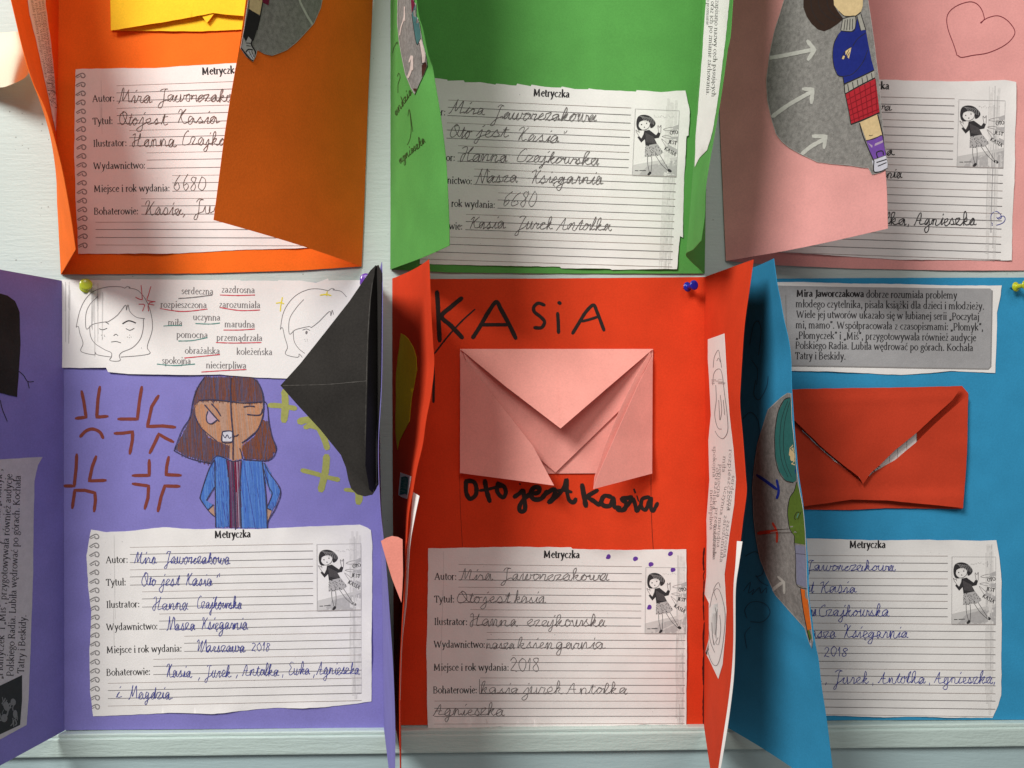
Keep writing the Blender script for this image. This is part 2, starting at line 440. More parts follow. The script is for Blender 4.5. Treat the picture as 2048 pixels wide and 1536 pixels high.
def nibstroke(ink, Q, th, m, ux, uy):
    P = cr(Q, 1.6); n = len(P); idx = ink.mi(m); base = len(ink.V); ink.lay = (ink.lay+1) % 40; off = ink.off+.13+ink.lay*.003
    for i in range(n):
        t = (P[min(i+1, n-1)]-P[max(i-1, 0)]).normalized(); al = abs(t.x*ux+t.y*uy)
        q = Vector((-t.y, t.x))*th*(1.05-.6*al)*.5
        ink.V.append(ink.surf.at(P[i].x+q.x, P[i].y+q.y, off, True)); ink.V.append(ink.surf.at(P[i].x-q.x, P[i].y-q.y, off, True))
    for i in range(n-1):
        a = base+2*i; ink.F.append((a, a+1, a+3, a+2)); ink.M.append(idx)

# joined school handwriting: (advance, path, extra strokes)
def H(adv, path, *ex): return (adv, _p(path), [_p(e) for e in ex])
HW = {
 'a': H(1.0, '.1,.1 .55,.85 .35,1 .08,.6 .2,.05 .5,.1 .68,.9 .64,.3 .8,.0 1.0,.2'),
 'b': H(.9, '.0,.1 .4,1.2 .35,1.9 .15,1.5 .15,.3 .4,0 .65,.4 .5,.9 .65,.75 .9,.8'),
 'c': H(.85, '.05,.2 .6,.8 .45,1 .1,.6 .25,.0 .6,.1 .85,.35'),
 'd': H(1.0, '.1,.1 .55,.85 .35,1 .08,.6 .2,.05 .5,.15 .7,1.9 .64,.3 .8,.0 1.0,.2'),
 'e': H(.8, '.0,.2 .4,.5 .55,.85 .35,1 .12,.6 .25,.05 .5,.0 .8,.25'),
 'ę': H(.8, '.0,.2 .4,.5 .55,.85 .35,1 .12,.6 .25,.05 .5,.0 .8,.25', '.5,0 .35,-.3 .6,-.4'),
 'g': H(1.0, '.1,.1 .55,.85 .35,1 .08,.6 .2,.05 .5,.1 .66,.9 .6,-.7 .3,-1.0 .15,-.6 .6,-.1 1.0,.25'),
 'h': H(.95, '.0,.1 .4,1.3 .32,1.9 .15,1.5 .15,.0 .3,.7 .55,.95 .65,.6 .65,.1 .95,.2'),
 'i': H(.55, '.0,.1 .3,1.0 .27,.3 .35,.0 .55,.2', '.3,1.5 .42,1.75'),
 'j': H(.6, '.0,.1 .35,1.0 .3,-.6 .1,-1.0 -.1,-.7 .2,-.15 .6,.25', '.36,1.5 .48,1.75'),
 'k': H(.95, '.0,.1 .4,1.3 .32,1.9 .15,1.5 .15,.0 .25,.6 .6,.95 .5,.5 .3,.45 .65,.0 .95,.2'),
 'l': H(.6, '.0,.1 .4,1.3 .34,1.9 .15,1.4 .15,.3 .3,.0 .6,.2'),
 'm': H(1.45, '.0,.6 .18,1 .16,.0 .3,.75 .5,1 .6,.7 .58,.0 .72,.75 .95,1 1.05,.7 1.03,.2 1.15,.0 1.45,.2'),
 'n': H(1.05, '.0,.6 .18,1 .16,.0 .3,.75 .52,1 .64,.7 .62,.2 .75,.0 1.05,.2'),
 'o': H(.85, '.3,.95 .08,.6 .15,.1 .4,.0 .62,.5 .45,1 .3,.9 .55,.8 .85,.85'),
 'r': H(.75, '.0,.2 .2,1 .22,.85 .5,.9 .45,.3 .55,.0 .75,.2'),
 's': H(.8, '.0,.1 .35,1.05 .4,.7 .55,.25 .35,.0 .15,.15 .4,.05 .8,.2'),
 't': H(.65, '.0,.1 .35,1.5 .28,.4 .38,.0 .65,.2', '.05,1.05 .6,1.1'),
 'u': H(1.0, '.0,.6 .15,1 .13,.3 .3,.0 .55,.3 .65,1 .62,.3 .75,.0 1.0,.2'),
 'w': H(1.3, '.0,.6 .15,1 .13,.3 .3,.0 .55,.4 .58,1 .58,.3 .75,.0 1.0,.3 1.02,.95 1.1,.8 1.3,.85'),
 'z': H(.85, '.0,.8 .2,1 .6,.95 .1,.05 .3,.15 .55,.0 .85,.2'),
 'M': H(1.6, '.0,.0 .12,.1 .4,1.9 .45,1.7 .6,.3 1.05,1.8 1.1,1.5 1.15,.3 1.3,.0 1.6,.2'),
 'J': H(1.1, '.1,1.6 .35,1.95 .9,1.85 .6,1.7 .5,.2 .35,-.8 .05,-.8 .3,-.2 1.0,.3'),
 'O': H(1.4, '.7,1.9 .2,1.5 .15,.5 .55,.0 1.05,.6 1.0,1.6 .6,1.95 .45,1.6'),
 'K': H(1.2, '.05,1.5 .25,1.9 .45,1.7 .3,.0 .4,.8 .95,1.9 .55,1.0 .8,.1 1.2,.2'),
 'H': H(1.5, '.0,1.6 .25,1.9 .45,1.6 .3,.0 .1,.1 .3,.7 .9,1.2 1.05,1.9 .95,1.2 .95,.1 1.5,.2'),
 'C': H(1.1, '.8,1.7 .6,1.95 .2,1.3 .25,.2 .6,.0 1.1,.3'),
 'N': H(1.4, '.0,.0 .15,.1 .35,1.9 .45,1.5 .75,.1 .85,.3 1.05,1.9', '1.05,1.9 1.4,1.7'),
 'W': H(1.8, '.0,1.5 .2,1.9 .3,1.5 .4,.1 .85,1.8 .9,.2 1.0,.1 1.4,1.9 1.5,1.6', ),
 'A': H(1.3, '.0,.1 .1,.0 .5,1.3 .65,1.8 .7,1.0 .75,.1 1.3,.2', '.2,.7 .95,.75'),
 'E': H(1.1, '.9,1.7 .5,1.9 .25,1.5 .5,1.05 .2,.5 .5,.0 1.1,.3'),
 '0': H(1.0, '.5,1.9 .15,1.3 .15,.5 .5,.0 .85,.6 .8,1.4 .45,1.9'), '1': H(.7, '.1,1.2 .4,1.9 .38,.0'),
 '2': H(1.0, '.1,1.5 .35,1.9 .7,1.5 .5,.8 .1,.05 .4,.1 .9,.0'), '6': H(1.0, '.7,1.9 .3,1.3 .12,.5 .4,.0 .8,.4 .55,.9 .2,.6'),
 '8': H(1.0, '.7,1.7 .4,1.9 .2,1.5 .5,1.0 .75,.4 .45,.0 .15,.4 .5,1.0 .75,1.5 .6,1.85'),
 ',': H(.5, '.25,.15 .15,-.4'), '.': H(.4, '.2,.0 .24,.08'), '"': H(.6, '.15,1.9 .1,1.4', '.35,1.9 .3,1.4'),
}
DIG = set('0126 8,."')
def hand(ink, x0, y0, x1, t, xh=13, m='pencil', wd=1.5, slant=.12, dy=0.0, up=None, rep=False, jit=.10, y1=None):
    """handwriting fitted between x0 and x1 on a baseline y0"""
    y1 = y0 if y1 is None else y1
    W = sum(HW[c][0] if c != ' ' else .8 for c in t); L = math.hypot(x1-x0, y1-y0); ux, uy = (x1-x0)/L, (y1-y0)/L; sx = L/W
    x = 0; path = []; extra = []
    R = random.Random(hash(t) % 99991 if False else int(x0*7+y0*3))
    def tr(p, q=0):
        a = (x+p[0]+R.uniform(-jit, jit)*q)*sx+p[1]*xh*slant; b = (p[1]+R.uniform(-jit, jit)*q)*xh
        return (x0+ux*a+uy*b, y0+uy*a-ux*b+R.uniform(-.3, .3)*q)
    def flush():
        nonlocal path
        if len(path) > 1: ink.stroke(path, wd, m, step=1.8, rnd=.18, cap=False)
        path = []
    for c in t:
        if c == ' ': flush(); x += .8; continue
        adv, P, ex = HW[c]
        if c in DIG: flush()
        sc = R.uniform(.92, 1.08)
        path += [tr((p[0], p[1]*sc), 1) for p in P]
        for e in ex: ink.stroke([tr(p, .5) for p in e], wd, m, step=2, cap=False)
        if c in DIG: flush()
        x += adv
    flush()
FT['E'] = G(1.0, '.2,1.42 .2,0', '.2,1.4 .85,1.4', '.2,.75 .75,.75', '.2,.02 .9,.02')
FT['S'] = G(.95, '~.8,1.25 .5,1.45 .18,1.15 .45,.78 .8,.4 .5,0 .12,.2')

# ---------------------------------------------------------------- the record sheets
ROWS = [(0, 48, 'Autor:', 44), (45, 48, 'Tytuł:', 40), (89.5, 72, 'Ilustrator:', 67), (134.5, 106, 'Wydawnictwo:', 103),
        (180, 156, 'Miejsce i rok wydania:', 151), (225, 94, 'Bohaterowie:', 88)]
def record_sheet(parent, surf, outline, ox, oy, sx=1, sy=1, m0=0, m1=None, a=0, writing=(), pen='pencil', xh=13, wd=1.4, spiral=False, streak=(488, 510), right=510, slant=.12, lift=1.2, picw=False):
    m1 = m0 if m1 is None else m1
    def T(U, V): return (ox+sx*U+a*V, oy+sy*V+(m0+(m1-m0)*V/225)*U*sx)
    sh = patch('record_sheet', surf, outline, 'white_paper', parent, off=.6, thick=.5, jit=.5, lift=lift)
    t = Ink(sh)
    p, q = T(217, -46), T(290, -46); serif(t, *p, *q, 'Metryczka', xh=9.7, m='ink_black', wt=1.7)
    t.build('printed_title', sh)
    for V, st, lab, wdt in ROWS:
        t = Ink(sh); p, q = T(0, V), T(wdt, V); serif(t, *p, *q, lab, xh=9.1*sy, wt=1.15); t.build('printed_label', sh)
    r = Ink(sh, .12)
    def rule(V, u0, k):
        u1 = 414 if V < 100 else right
        pts = [T(u0+(u1-u0)*i/6, V) for i in range(7)]
        r.stroke(pts, 1.15 if k else .8, 'ink_rule' if k else 'ink_fade', step=14, cap=False)
    for V, st, lab, wdt in ROWS:
        rule(V-30.5, st, 0); rule(V-16.3, st, 1); rule(V, st, 1)
    for i, V in enumerate((240.5, 255, 271, 286)): rule(V, 3, i % 3)
    r.build('ruled_lines', sh)
    g = Ink(sh, .0)
    for i in range(7):
        u = streak[0]+(streak[1]-streak[0])*random.random(); g.stroke([T(u, -55+random.random()*20), T(u+.5, 100), T(u, 290-random.random()*60)], random.uniform(3, 6), 'ink_haze', step=20, cap=False)
    for i in range(18):
        u = streak[0]+(streak[1]-streak[0])*random.random(); b = random.uniform(-60, 60); e = random.uniform(b+60, 300)
        g.stroke([T(u+random.uniform(-.6, .6), b+(e-b)*k/5) for k in range(6)], random.uniform(.6, 2.4), random.choice(['ink_light', 'ink_haze', 'ink_light', 'ink_haze', 'ink_light', 'ink_haze', 'ink_light', 'ink_grey']), step=20, cap=False)
    for i in range(3):
        u = 16+random.uniform(-2, 2); b = random.uniform(-60, 100)
        g.stroke([T(u, b), T(u+1, b+random.uniform(30, 120))], .7, 'ink_light', step=20, cap=False)
    for i in range(26): g.dot(*T(random.uniform(-5, right), random.uniform(-50, 290)), random.uniform(.35, .8), random.choice(['ink_grey', 'ink_rule', 'ink_light']), 5)
    if spiral:
        for k in range(20):
            V = -53+k*17.9; j = lambda: random.uniform(-.8, .8)
            g.stroke([T(u+j()*.6, V+v+j()*.6) for u, v in ((-33, 2), (-27, -2), (-19, -5), (-14, -1), (-16, 4), (-21, 3), (-22, -2))], 2.3, 'ink_mid', step=2, cap=False)
            g.stroke([T(-31, V+4), T(-24, V+1)], 1.4, 'ink_rule', cap=False)
    g.build('copier_marks', sh)
    cover_picture(sh, T, surf, picw)
    for item in writing:
        h = Ink(sh, .3)
        x0, y0, x1, tx = item[:4]; k = dict(item[4]) if len(item) > 4 else {}
        hand(h, x0, y0, x1, tx, xh=k.get('xh', xh), m=pen, wd=k.get('wd', wd), slant=k.get('slant', slant), y1=k.get('y1'))
        h.build('handwritten_word', sh)
    return sh, T
def cover_picture(sh, T, surf, picw=False):
    c = Ink(sh, .3)
    pw = 422, (.93 if picw else 1)
    def L(x, y): return T(422+x*pw[1], -29+y)
    def P(s): return [L(*p) for p in _p(s)]
    c.fill(P('0,113 88,93 88,134 0,134'), 'ink_light'); c.fill(P('12,133 30,113 88,99 88,134'), 'ink_grey')
    c.fill(P('88,28 76,33 78,40 88,37'), 'ink_grey', 30); c.fill(P('88,52 74,53 72,57 88,61'), 'ink_grey', 30); c.fill(P('69,69 88,78 88,88 66,76'), 'ink_grey', 30)
    c.stroke(P('0,0 88,0 88,134 0,134 0,0'), .8, 'ink_grey', smooth=False, cap=False)
    for s in ('76,34 68,35 58,39 68,41 77,39', '74,53 66,51 56,53 66,56 73,57', '69,69 62,63 55,58 61,68 66,75'):
        c.stroke(P(s), .7, 'ink_rule', cap=False)
    c.fill(P('4,22 8,14 18,11 29,13 38,20 42,28 38,35 32,37 30,26 20,22 9,27 9,36 16,42 8,42 4,34'), 'ink_print', smooth=True)
    for i in range(7): c.stroke(P('%g,%g %g,%g %g,%g' % (9+i*4, 14+i*.4, 14+i*4, 16+i, 20+i*3, 24+i)), .6, 'ink_grey', cap=False)
    c.stroke(P('9,27 8,34 14,41 22,41 29,36 31,29'), .8, 'ink_print')
    c.dot(*L(14, 31), 1.2, 'ink_print'); c.dot(*L(24, 28), 1.2, 'ink_print'); c.dot(*L(20, 36), 1.1, 'ink_print')
    c.fill(P('20,43 30,41 44,51 48,45 53,47 50,56 41,58 47,69 24,74 22,60 15,67 7,57 10,54 15,59 19,50'), 'ink_print', 8)
    for i in range(9): c.stroke(P('%g,%g %g,%g' % (23+i*2, 47+i, 26+i*2.2, 66+i*.4)), .5, 'ink_rule', cap=False)
    c.stroke(P('10,54 5,47 3,42 7,45 9,43 10,48'), .9, 'ink_rule'); c.stroke(P('49,45 47,36 47,31 50,35 53,30 53,37 53,46'), .9, 'ink_rule')
    c.fill(P('24,73 47,68 60,85 52,91 38,93 23,95'), 'ink_grey', 8)
    R = random.Random(5)
    for i in range(70):
        x = R.uniform(24, 58); y = R.uniform(71, 94)
        if inside(x, y, _p('24,73 47,68 60,85 52,91 38,93 23,95')): c.stroke(P('%g,%g %g,%g' % (x, y, x+R.uniform(-1.5, 1.5), y+R.uniform(.8, 2))), 1.1, 'ink_print', cap=False)
    for s in ('29,95 30,110 34,126', '37,94 38,110 37,126', '45,92 57,109 70,121', '53,90 62,104 71,118'): c.stroke(P(s), .9, 'ink_print')
    c.fill(P('34,125 38,126 37,130 32,133 30,131'), 'ink_print', smooth=True); c.fill(P('70,119 74,118 79,122 77,125 71,123'), 'ink_print', smooth=True)
    c.stroke(P('5,124 12,124'), 1.4, 'ink_print', cap=False); c.stroke(P('14,123.6 27,123'), 1.4, 'ink_print', cap=False)
    for tx, x0, y0, x1, y1 in (('OTO', 72, 49, 88, 46), ('JEST', 69, 66, 86, 69), ('KASIA', 61, 79, 84, 92)):
        p, q = L(x0, y0), L(x1, y1); serif(c, *p, *q, tx, xh=4.9, m='ink_print', wt=1.7)
    for i in range(14): c.dot(*L(38+i*3+random.uniform(-1, 1), 13+random.uniform(-2, 2)), 1.0, 'ink_light', 5)
    c.build('cover_picture', sh)

def zz(x0, y0, s, t): return [(x0+a/s, y0+b/s) for a, b in _p(t)]

# ================================================================ the wall and its ledge
wall_m = mat('wall_paint', (.51, .60, .58), rough=.62, bump=.0, mott=.03, mscale=14, spec=.35, stretch=(1, 1, 3))
def wall_relief(m, k=1.0, pits=True):
    nt = m.node_tree; N = nt.nodes; L = nt.links; b = N['Principled BSDF']; tc = [n for n in N if n.type == 'TEX_COORD'][0]
    mp = N.new('ShaderNodeMapping'); mp.inputs['Scale'].default_value = (1, 1, 8); L.new(tc.outputs['Object'], mp.inputs[0])
    n1 = N.new('ShaderNodeTexNoise'); n1.inputs['Scale'].default_value = 55; n1.inputs['Detail'].default_value = 6; n1.inputs['Distortion'].default_value = .6; L.new(mp.outputs[0], n1.inputs['Vector'])
    mp2 = N.new('ShaderNodeMapping'); mp2.inputs['Scale'].default_value = (1, 1, 1.6); L.new(tc.outputs['Object'], mp2.inputs[0])
    n2 = N.new('ShaderNodeTexNoise'); n2.inputs['Scale'].default_value = 420; n2.inputs['Detail'].default_value = 4; L.new(mp2.outputs[0], n2.inputs['Vector'])
    ad = N.new('ShaderNodeMath'); ad.operation = 'MULTIPLY_ADD'; ad.inputs[1].default_value = .45; L.new(n2.outputs[0], ad.inputs[0]); L.new(n1.outputs[0], ad.inputs[2])
    v = N.new('ShaderNodeTexVoronoi'); v.inputs['Scale'].default_value = 230; v.inputs['Randomness'].default_value = 1; L.new(tc.outputs['Object'], v.inputs['Vector'])
    # only some cells carry a pit, each of its own size
    sp = N.new('ShaderNodeSeparateColor'); L.new(v.outputs['Color'], sp.inputs[0])
    rr = N.new('ShaderNodeMapRange'); rr.inputs[1].default_value = .5; rr.inputs[2].default_value = 1; rr.inputs[3].default_value = 0; rr.inputs[4].default_value = .15; L.new(sp.outputs[0], rr.inputs[0])
    lt = N.new('ShaderNodeMath'); lt.operation = 'LESS_THAN'; L.new(v.outputs['Distance'], lt.inputs[0]); L.new(rr.outputs[0], lt.inputs[1])
    bp = N.new('ShaderNodeBump'); bp.inputs['Strength'].default_value = .26*k; bp.inputs['Distance'].default_value = .0012; L.new(ad.outputs[0], bp.inputs['Height'])
    last = bp.outputs[0]
    if pits:
        src = b.inputs['Base Color'].links[0].from_socket
        mx = N.new('ShaderNodeMix'); mx.data_type = 'RGBA'; mx.inputs['B'].default_value = (.16, .17, .155, 1); L.new(src, mx.inputs['A']); 
        ms = N.new('ShaderNodeMath'); ms.operation = 'MULTIPLY'; L.new(lt.outputs[0], ms.inputs[0]); L.new(sp.outputs[1], ms.inputs[1]); L.new(ms.outputs[0], mx.inputs['Factor'])
        L.new(mx.outputs['Result'], b.inputs['Base Color'])
    L.new(last, b.inputs['Normal'])
wall_relief(wall_m)
ledge_m = mat('ledge_paint', (.50, .62, .59), rough=.5, bump=0, mott=.03, mscale=14, spec=.4, stretch=(1, 1, 3)); wall_relief(ledge_m, 1.6, False)
XR = 3200
V = [pt(1024-XR, 768-2400), pt(1024+XR, 768-2400), pt(1024+XR, 768+2400), pt(1024-XR, 768+2400)]
V = [Vector((v.x, 0, v.z)) for v in V]; V += [v+Vector((0, .03, 0)) for v in V]
wall = link_mesh('wall', V, [(3, 2, 1, 0), (4, 5, 6, 7), (0, 1, 5, 4), (1, 2, 6, 5), (2, 3, 7, 6), (3, 0, 4, 7)], [wall_m])
tag(wall, 'pale mint painted board with fine brushed grain and small pits', kind='structure')
prof = [(1450.5, -1), (1451, 13), (1451.6, 15), (1453, 16), (1457, 16.2), (1458.4, 15.4), (1459.2, 15.6), (1460.2, 18.0), (1461.5, 18.8), (1464, 19), (1478, 18.8), (1492.5, 18.6), (1495, 18), (1496, 16.5), (1496.3, 13), (1496.3, -1)]
V = []; F = []; n = len(prof); NS = 160
for i in range(NS+1):
    x = 1024-XR+2*XR*i/NS
    for Y, h in prof:
        dy = -.0115*(x-1024); wob = .5*noise.noise(Vector((x*.01, Y*.05, 1)))
        V.append(Vector(((x-1024)*S, -(h+(wob if h > 0 else 0))*S, (768-Y-dy-wob*.6)*S)))
for i in range(NS):
    for k in range(n-1):
        a = i*n+k; F.append((a, a+1, a+n+1, a+n))
ledge = link_mesh('ledge', V, F, [ledge_m], None, None, [False]*len(F))
tag(ledge, 'narrow pale mint painted wooden ledge running under the lower row', kind='structure')
low_m = mat('lower_paint', (.40, .53, .55), rough=.5, bump=0, mott=.03, mscale=14, spec=.4, stretch=(1, 1, 3)); wall_relief(low_m, .8, False)
V = []
for x in (1024-XR, 1024+XR):
    for Y, h in ((1480, -2), (1480, 5), (2900, 5), (2900, -2)): V.append(Vector(((x-1024)*S, -h*S, (768-Y+.0115*(x-1024))*S)))
lowp = link_mesh('lower_wall', V, [(1, 2, 6, 5), (0, 1, 5, 4), (2, 3, 7, 6)], [low_m])
tag(lowp, 'blue grey painted panel below the ledge', kind='structure')
GL = 'folded paper book projects pinned to the board'

# ================================================================ orange project
B = thing('paper_lapbook', 'orange folded book project with yellow envelope and 6680 on its sheet, top left', 'lapbook', pt(430, 400, 0), GL)
c = sheet('centre_panel', [(116, -346), (752, -346), (744, 0), (736, 200), (728, 400), (723, 533), (600, 541), (400, 547), (122, 549), (114, 400), (112, 250), (116, 0)], 3, 'orange_card', B, jit=.2)
loft('left_flap', [[(112, -346, 3), (117, 0, 3), (113, 270, 3), (115, 400, 3), (122, 549, 3)],
                   [(-60, -640, 235), (-38, -300, 235), (-10, -149, 240), (22, 0, 245), (60, 150, 245), (92, 225, 240), (122, 330, 222), (140, 420, 196), (152, 499, 170)]], 'orange_card', B, nt=90)
lf = B.children[-1] if False else [o for o in SURF if o.name.startswith('left_flap')][-1]
st = patch('text_strip', lf, [(46, -60), (86, -60), (90, 10), (100, 80), (108, 160), (112, 215), (110, 262), (98, 205), (84, 140), (72, 85), (58, 30)], 'white_paper', B, off=.4)
t = Ink(st)
for k, (x0, y0, x1, y1, s) in enumerate(((52, -50, 101, 215, 'dobrze rozumiała problemy młodego czytelnika pisała książki'), (60, -50, 104, 205, 'dla dzieci i młodzieży wiele jej utworów ukazało się'), (68, -50, 107, 200, 'w lubianej serii poczytaj mi mamo współpracowała z'), (76, -50, 109, 190, 'czasopismami przygotowywała również audycje'))):
    serif(t, x0, y0, x1, y1, s, xh=3.6, wt=1.0)
t.build('printed_text', st)
rf = loft('right_flap', [[(756, -346, 3), (745, 0, 3), (736, 200, 3), (728, 420, 3), (723, 533, 3)],
                         [(566, -640, 292), (520, -250, 275), (492, 0, 252), (460, 200, 238), (427, 440, 222)]], 'orange_card', B, bulge=-12, wob=1.2)
R1 = [(236, 205, 304, 'Mira'), (318, 203, 500, 'Jaworczakowa'), (237, 250, 276, 'Oto'), (278, 249, 335, 'jest'), (352, 247, 438, 'Kasia'), (262, 293, 352, 'Hanna'), (362, 290, 520, 'Czajkowska'),
      (347, 381, 412, '6680', dict(xh=16, slant=.05)), (288, 430, 374, 'Kasia,'), (388, 427, 470, 'Jurek')]
record_sheet(B, c, [(152, 139), (230, 137), (310, 137), (400, 131), (466, 127), (640, 121), (712, 124), (712, 488), (600, 497), (480, 500), (338, 508), (158, 508), (154, 400), (149, 300), (152, 220)],
             185, 204, 1.01, 1.0, -.033, -.004, .013, R1, 'pencil_brown', xh=14, wd=1.2, spiral=True)
# yellow envelope
ye = sheet('envelope', [(217, -190), (560, -190), (560, 56), (400, 63), (222, 61)], 7, 'yellow_card', B, thick=1.2)
y2 = sheet('envelope_flap', [(216, -188), (561, -188), (562, 40), (487, 32), (450, 29), (426, 26), (330, 44), (223, 61)], lambda x, y: 10+max(0, (y+120)*.035), 'yellow_card', ye, thick=.8)
sheet('envelope_tip', [(404, 8), (424, 8), (430, 25), (422, 36), (414, 46), (408, 38), (402, 30)], lambda x, y: 13.5, 'yellow_card', ye, thick=.8, jit=.2)
Z7 = lambda s: zz(460, 0, 9.31, s)
ap = patch('street_cutout', rf, [(490, -90), (640, -90)]+[(648, -40)]+Z7('1710,0 1680,150 1560,430 1480,520 1230,790 1060,930 780,1040 640,1010 500,930 475,1040 420,1150 300,1060 190,900 250,560 300,200 330,0'), 'asphalt_print', B, off=.4, jit=.25)
a = Ink(ap, .4)
a.stroke(Z7('1280,-60 1300,40 1380,200 1450,330 1540,470'), 4.2, 'chalk', smooth=False)
a.fill(Z7('350,-80 600,-60 595,50 550,280 420,210 330,160'), 'skin'); a.fill(Z7('520,-90 740,-90 715,100 590,40 530,0'), 'maroon')
a.fill(Z7('345,160 420,210 555,300 510,520 440,750 400,790 270,740 240,690 290,420'), 'ink_black'); a.fill(Z7('250,690 290,790 340,680 395,740 390,850 460,960 440,1120 400,1130 200,890'), 'ink_grey')
a.fill(Z7('300,960 380,930 450,990 440,1080 410,1110'), 'cp_white')
for s, w_ in (('200,890 280,990 410,1130 470,1060 465,960 400,850 395,780', 2.6), ('240,700 200,880', 1.6), ('290,970 340,920 420,930', 2.4), ('350,960 420,1090', 1.2), ('400,950 440,1060', 1.2), ('290,800 400,810', 1.4), ('300,850 380,860', 1.4), ('605,40 560,300 500,560', 2.0), ('350,0 345,160', 1.6)):
    a.stroke(Z7(s), w_, 'ink_black')
a.build('drawing', ap)

# ================================================================ green project
B = thing('paper_lapbook', 'green folded book project with curled flaps and ragged sheet, top middle', 'lapbook', pt(1100, 400, 0), GL)
c = sheet('centre_panel', [(781, -346), (1426, -346), (1420, 0), (1413, 300), (1409, 547), (1250, 547), (1100, 547), (900, 545), (781, 539), (781, 300)], 3, 'green_card', B, jit=.2)
lf = loft('left_flap', [[(784, -346, 3), (784, 0, 3), (782, 300, 3), (781, 539, 3)],
                        [(812, -560, 180), (806, -300, 185), (807, -20, 190), (812, 100, 190), (826, 187, 190), (842, 300, 185), (850, 430, 175), (846, 515, 165)],
                        [(800, -620, 285), (815, -250, 285), (833, 0, 280), (846, 60, 278), (857, 110, 270), (866, 135, 262), (873, 180, 265), (884, 250, 268), (892, 320, 262), (896, 384, 262), (898, 440, 255), (899, 491, 250)]], 'green_card', B, nt=100, ns=24, wob=.4)
cu = patch('street_cutout', lf, [(796, -90), (828, -90), (833, -20), (835, 10), (841, 50), (847, 84), (853, 108), (856, 130), (850, 148), (843, 162), (836, 178), (831, 189), (823, 175), (812, 148), (805, 115), (800, 85), (796, 45), (797, 0)], 'asphalt_print', B, off=.8, jit=.2, grid=4, step=4)
a = Ink(cu, .4)
Z8 = lambda s: zz(770, 0, 4.52, s)
a.fill(Z8('225,-200 280,-200 272,40 245,120'), 'maroon'); a.fill(Z8('275,40 325,250 325,340 295,405 280,360 245,130'), 'teal_cloth')
a.fill(Z8('325,335 372,500 362,560 340,570 320,440 312,390'), 'chalk_pink'); a.fill(Z8('370,560 385,600 380,640 335,700 335,590'), 'shoe_brown'); a.fill(Z8('255,800 290,800 275,850'), 'shoe_brown')
for s, w_ in (('135,320 150,240 175,165 180,60', 2.2), ('180,60 183,190', 1.6), ('165,190 180,140', 1.6)): a.stroke(Z8(s), w_, 'chalk_pink')
for s, w_ in (('210,700 240,620 250,510', 4.5), ('252,520 253,630', 3), ('222,560 240,505', 3)): a.stroke(Z8(s), w_, 'chalk_pink')
for s in ('315,390 330,480 340,575 365,560', '330,340 300,400 295,405', '245,130 280,360 295,405'): a.stroke(Z8(s), .9, 'ink_black')
a.build('drawing', cu)
g = Ink(lf, .2)
for s in ('72,480 80,440 100,400 115,378', '100,395 115,378 117,400', '120,840 122,760 140,700 128,660 115,690', '205,1310 230,1250 240,1150 225,995', '210,1050 225,992 255,1190'): g.stroke(Z8(s), 1.1, 'lime_ink')
for k, (x0, y0, x1, y1, s) in enumerate(((793, 232, 826, 184, 'andzia'), (800, 328, 852, 284, 'agnieszka'))): hand(g, x0, y0, x1, s, xh=8 if k else 7, m='lime_ink', wd=1.2, slant=.6, y1=y1)
g.build('pencil_notes', lf)
rf = loft('right_flap', [[(1428, -346, 3), (1420, 0, 3), (1413, 300, 3), (1409, 547, 3)],
                         [(1418, -400, 90), (1404, 0, 90), (1392, 250, 85), (1381, 420, 80), (1373, 512, 70)],
                         [(1490, -560, 190), (1450, 0, 190), (1425, 200, 185), (1405, 330, 170), (1393, 430, 160), (1388, 498, 150)],
                         [(1500, -640, 270), (1466, 0, 262), (1455, 100, 262), (1440, 205, 260), (1420, 320, 256), (1411, 380, 250), (1409, 430, 245), (1402, 482, 235)]], 'green_card', B, nt=90, ns=30, wob=.3)
st = patch('text_strip', rf, [(1417, -60), (1464, -60), (1459, 10), (1452, 80), (1444, 145), (1436, 205), (1426, 265), (1416, 300), (1400, 316), (1391, 334), (1393, 270), (1399, 200), (1405, 120), (1411, 30)], 'white_paper', B, off=.4, lift=.3)
t = Ink(st)
serif(t, 1435, -80, 1424, 194, 'wybierz oraz zapisano nazwy cech pasujących', xh=5.2, wt=1.1); serif(t, 1426, -60, 1413, 190, 'kasi przed oraz ich po zmianie zachowania.', xh=5.2, wt=1.1); serif(t, 1416, -60, 1413, 50, 'do cech oraz po przemianie', xh=4, wt=1.0)
t.build('printed_text', st)
R2 = [(898, 226, 970, 'Mira', dict(y1=230)), (985, 238, 1192, 'Jaworczakowa', dict(y1=243, xh=14)), (897, 275, 940, 'Oto', dict(y1=276)), (952, 274, 1016, 'jest'), (1030, 281, 1130, 'Kasia"', dict(y1=286)), (918, 321, 1015, 'Hanna', dict(xh=14, y1=324)), (1030, 323, 1197, 'Czajkowska', dict(y1=330)),
      (950, 367, 1035, 'Nasza', dict(y1=364)), (1058, 366, 1205, 'Księgarnia', dict(y1=368)), (1003, 413, 1071, '6680', dict(xh=15)), (935, 457, 1010, 'Kasia'), (1032, 458, 1105, 'Jurek'), (1112, 460, 1222, 'Antolka', dict(y1=461))]
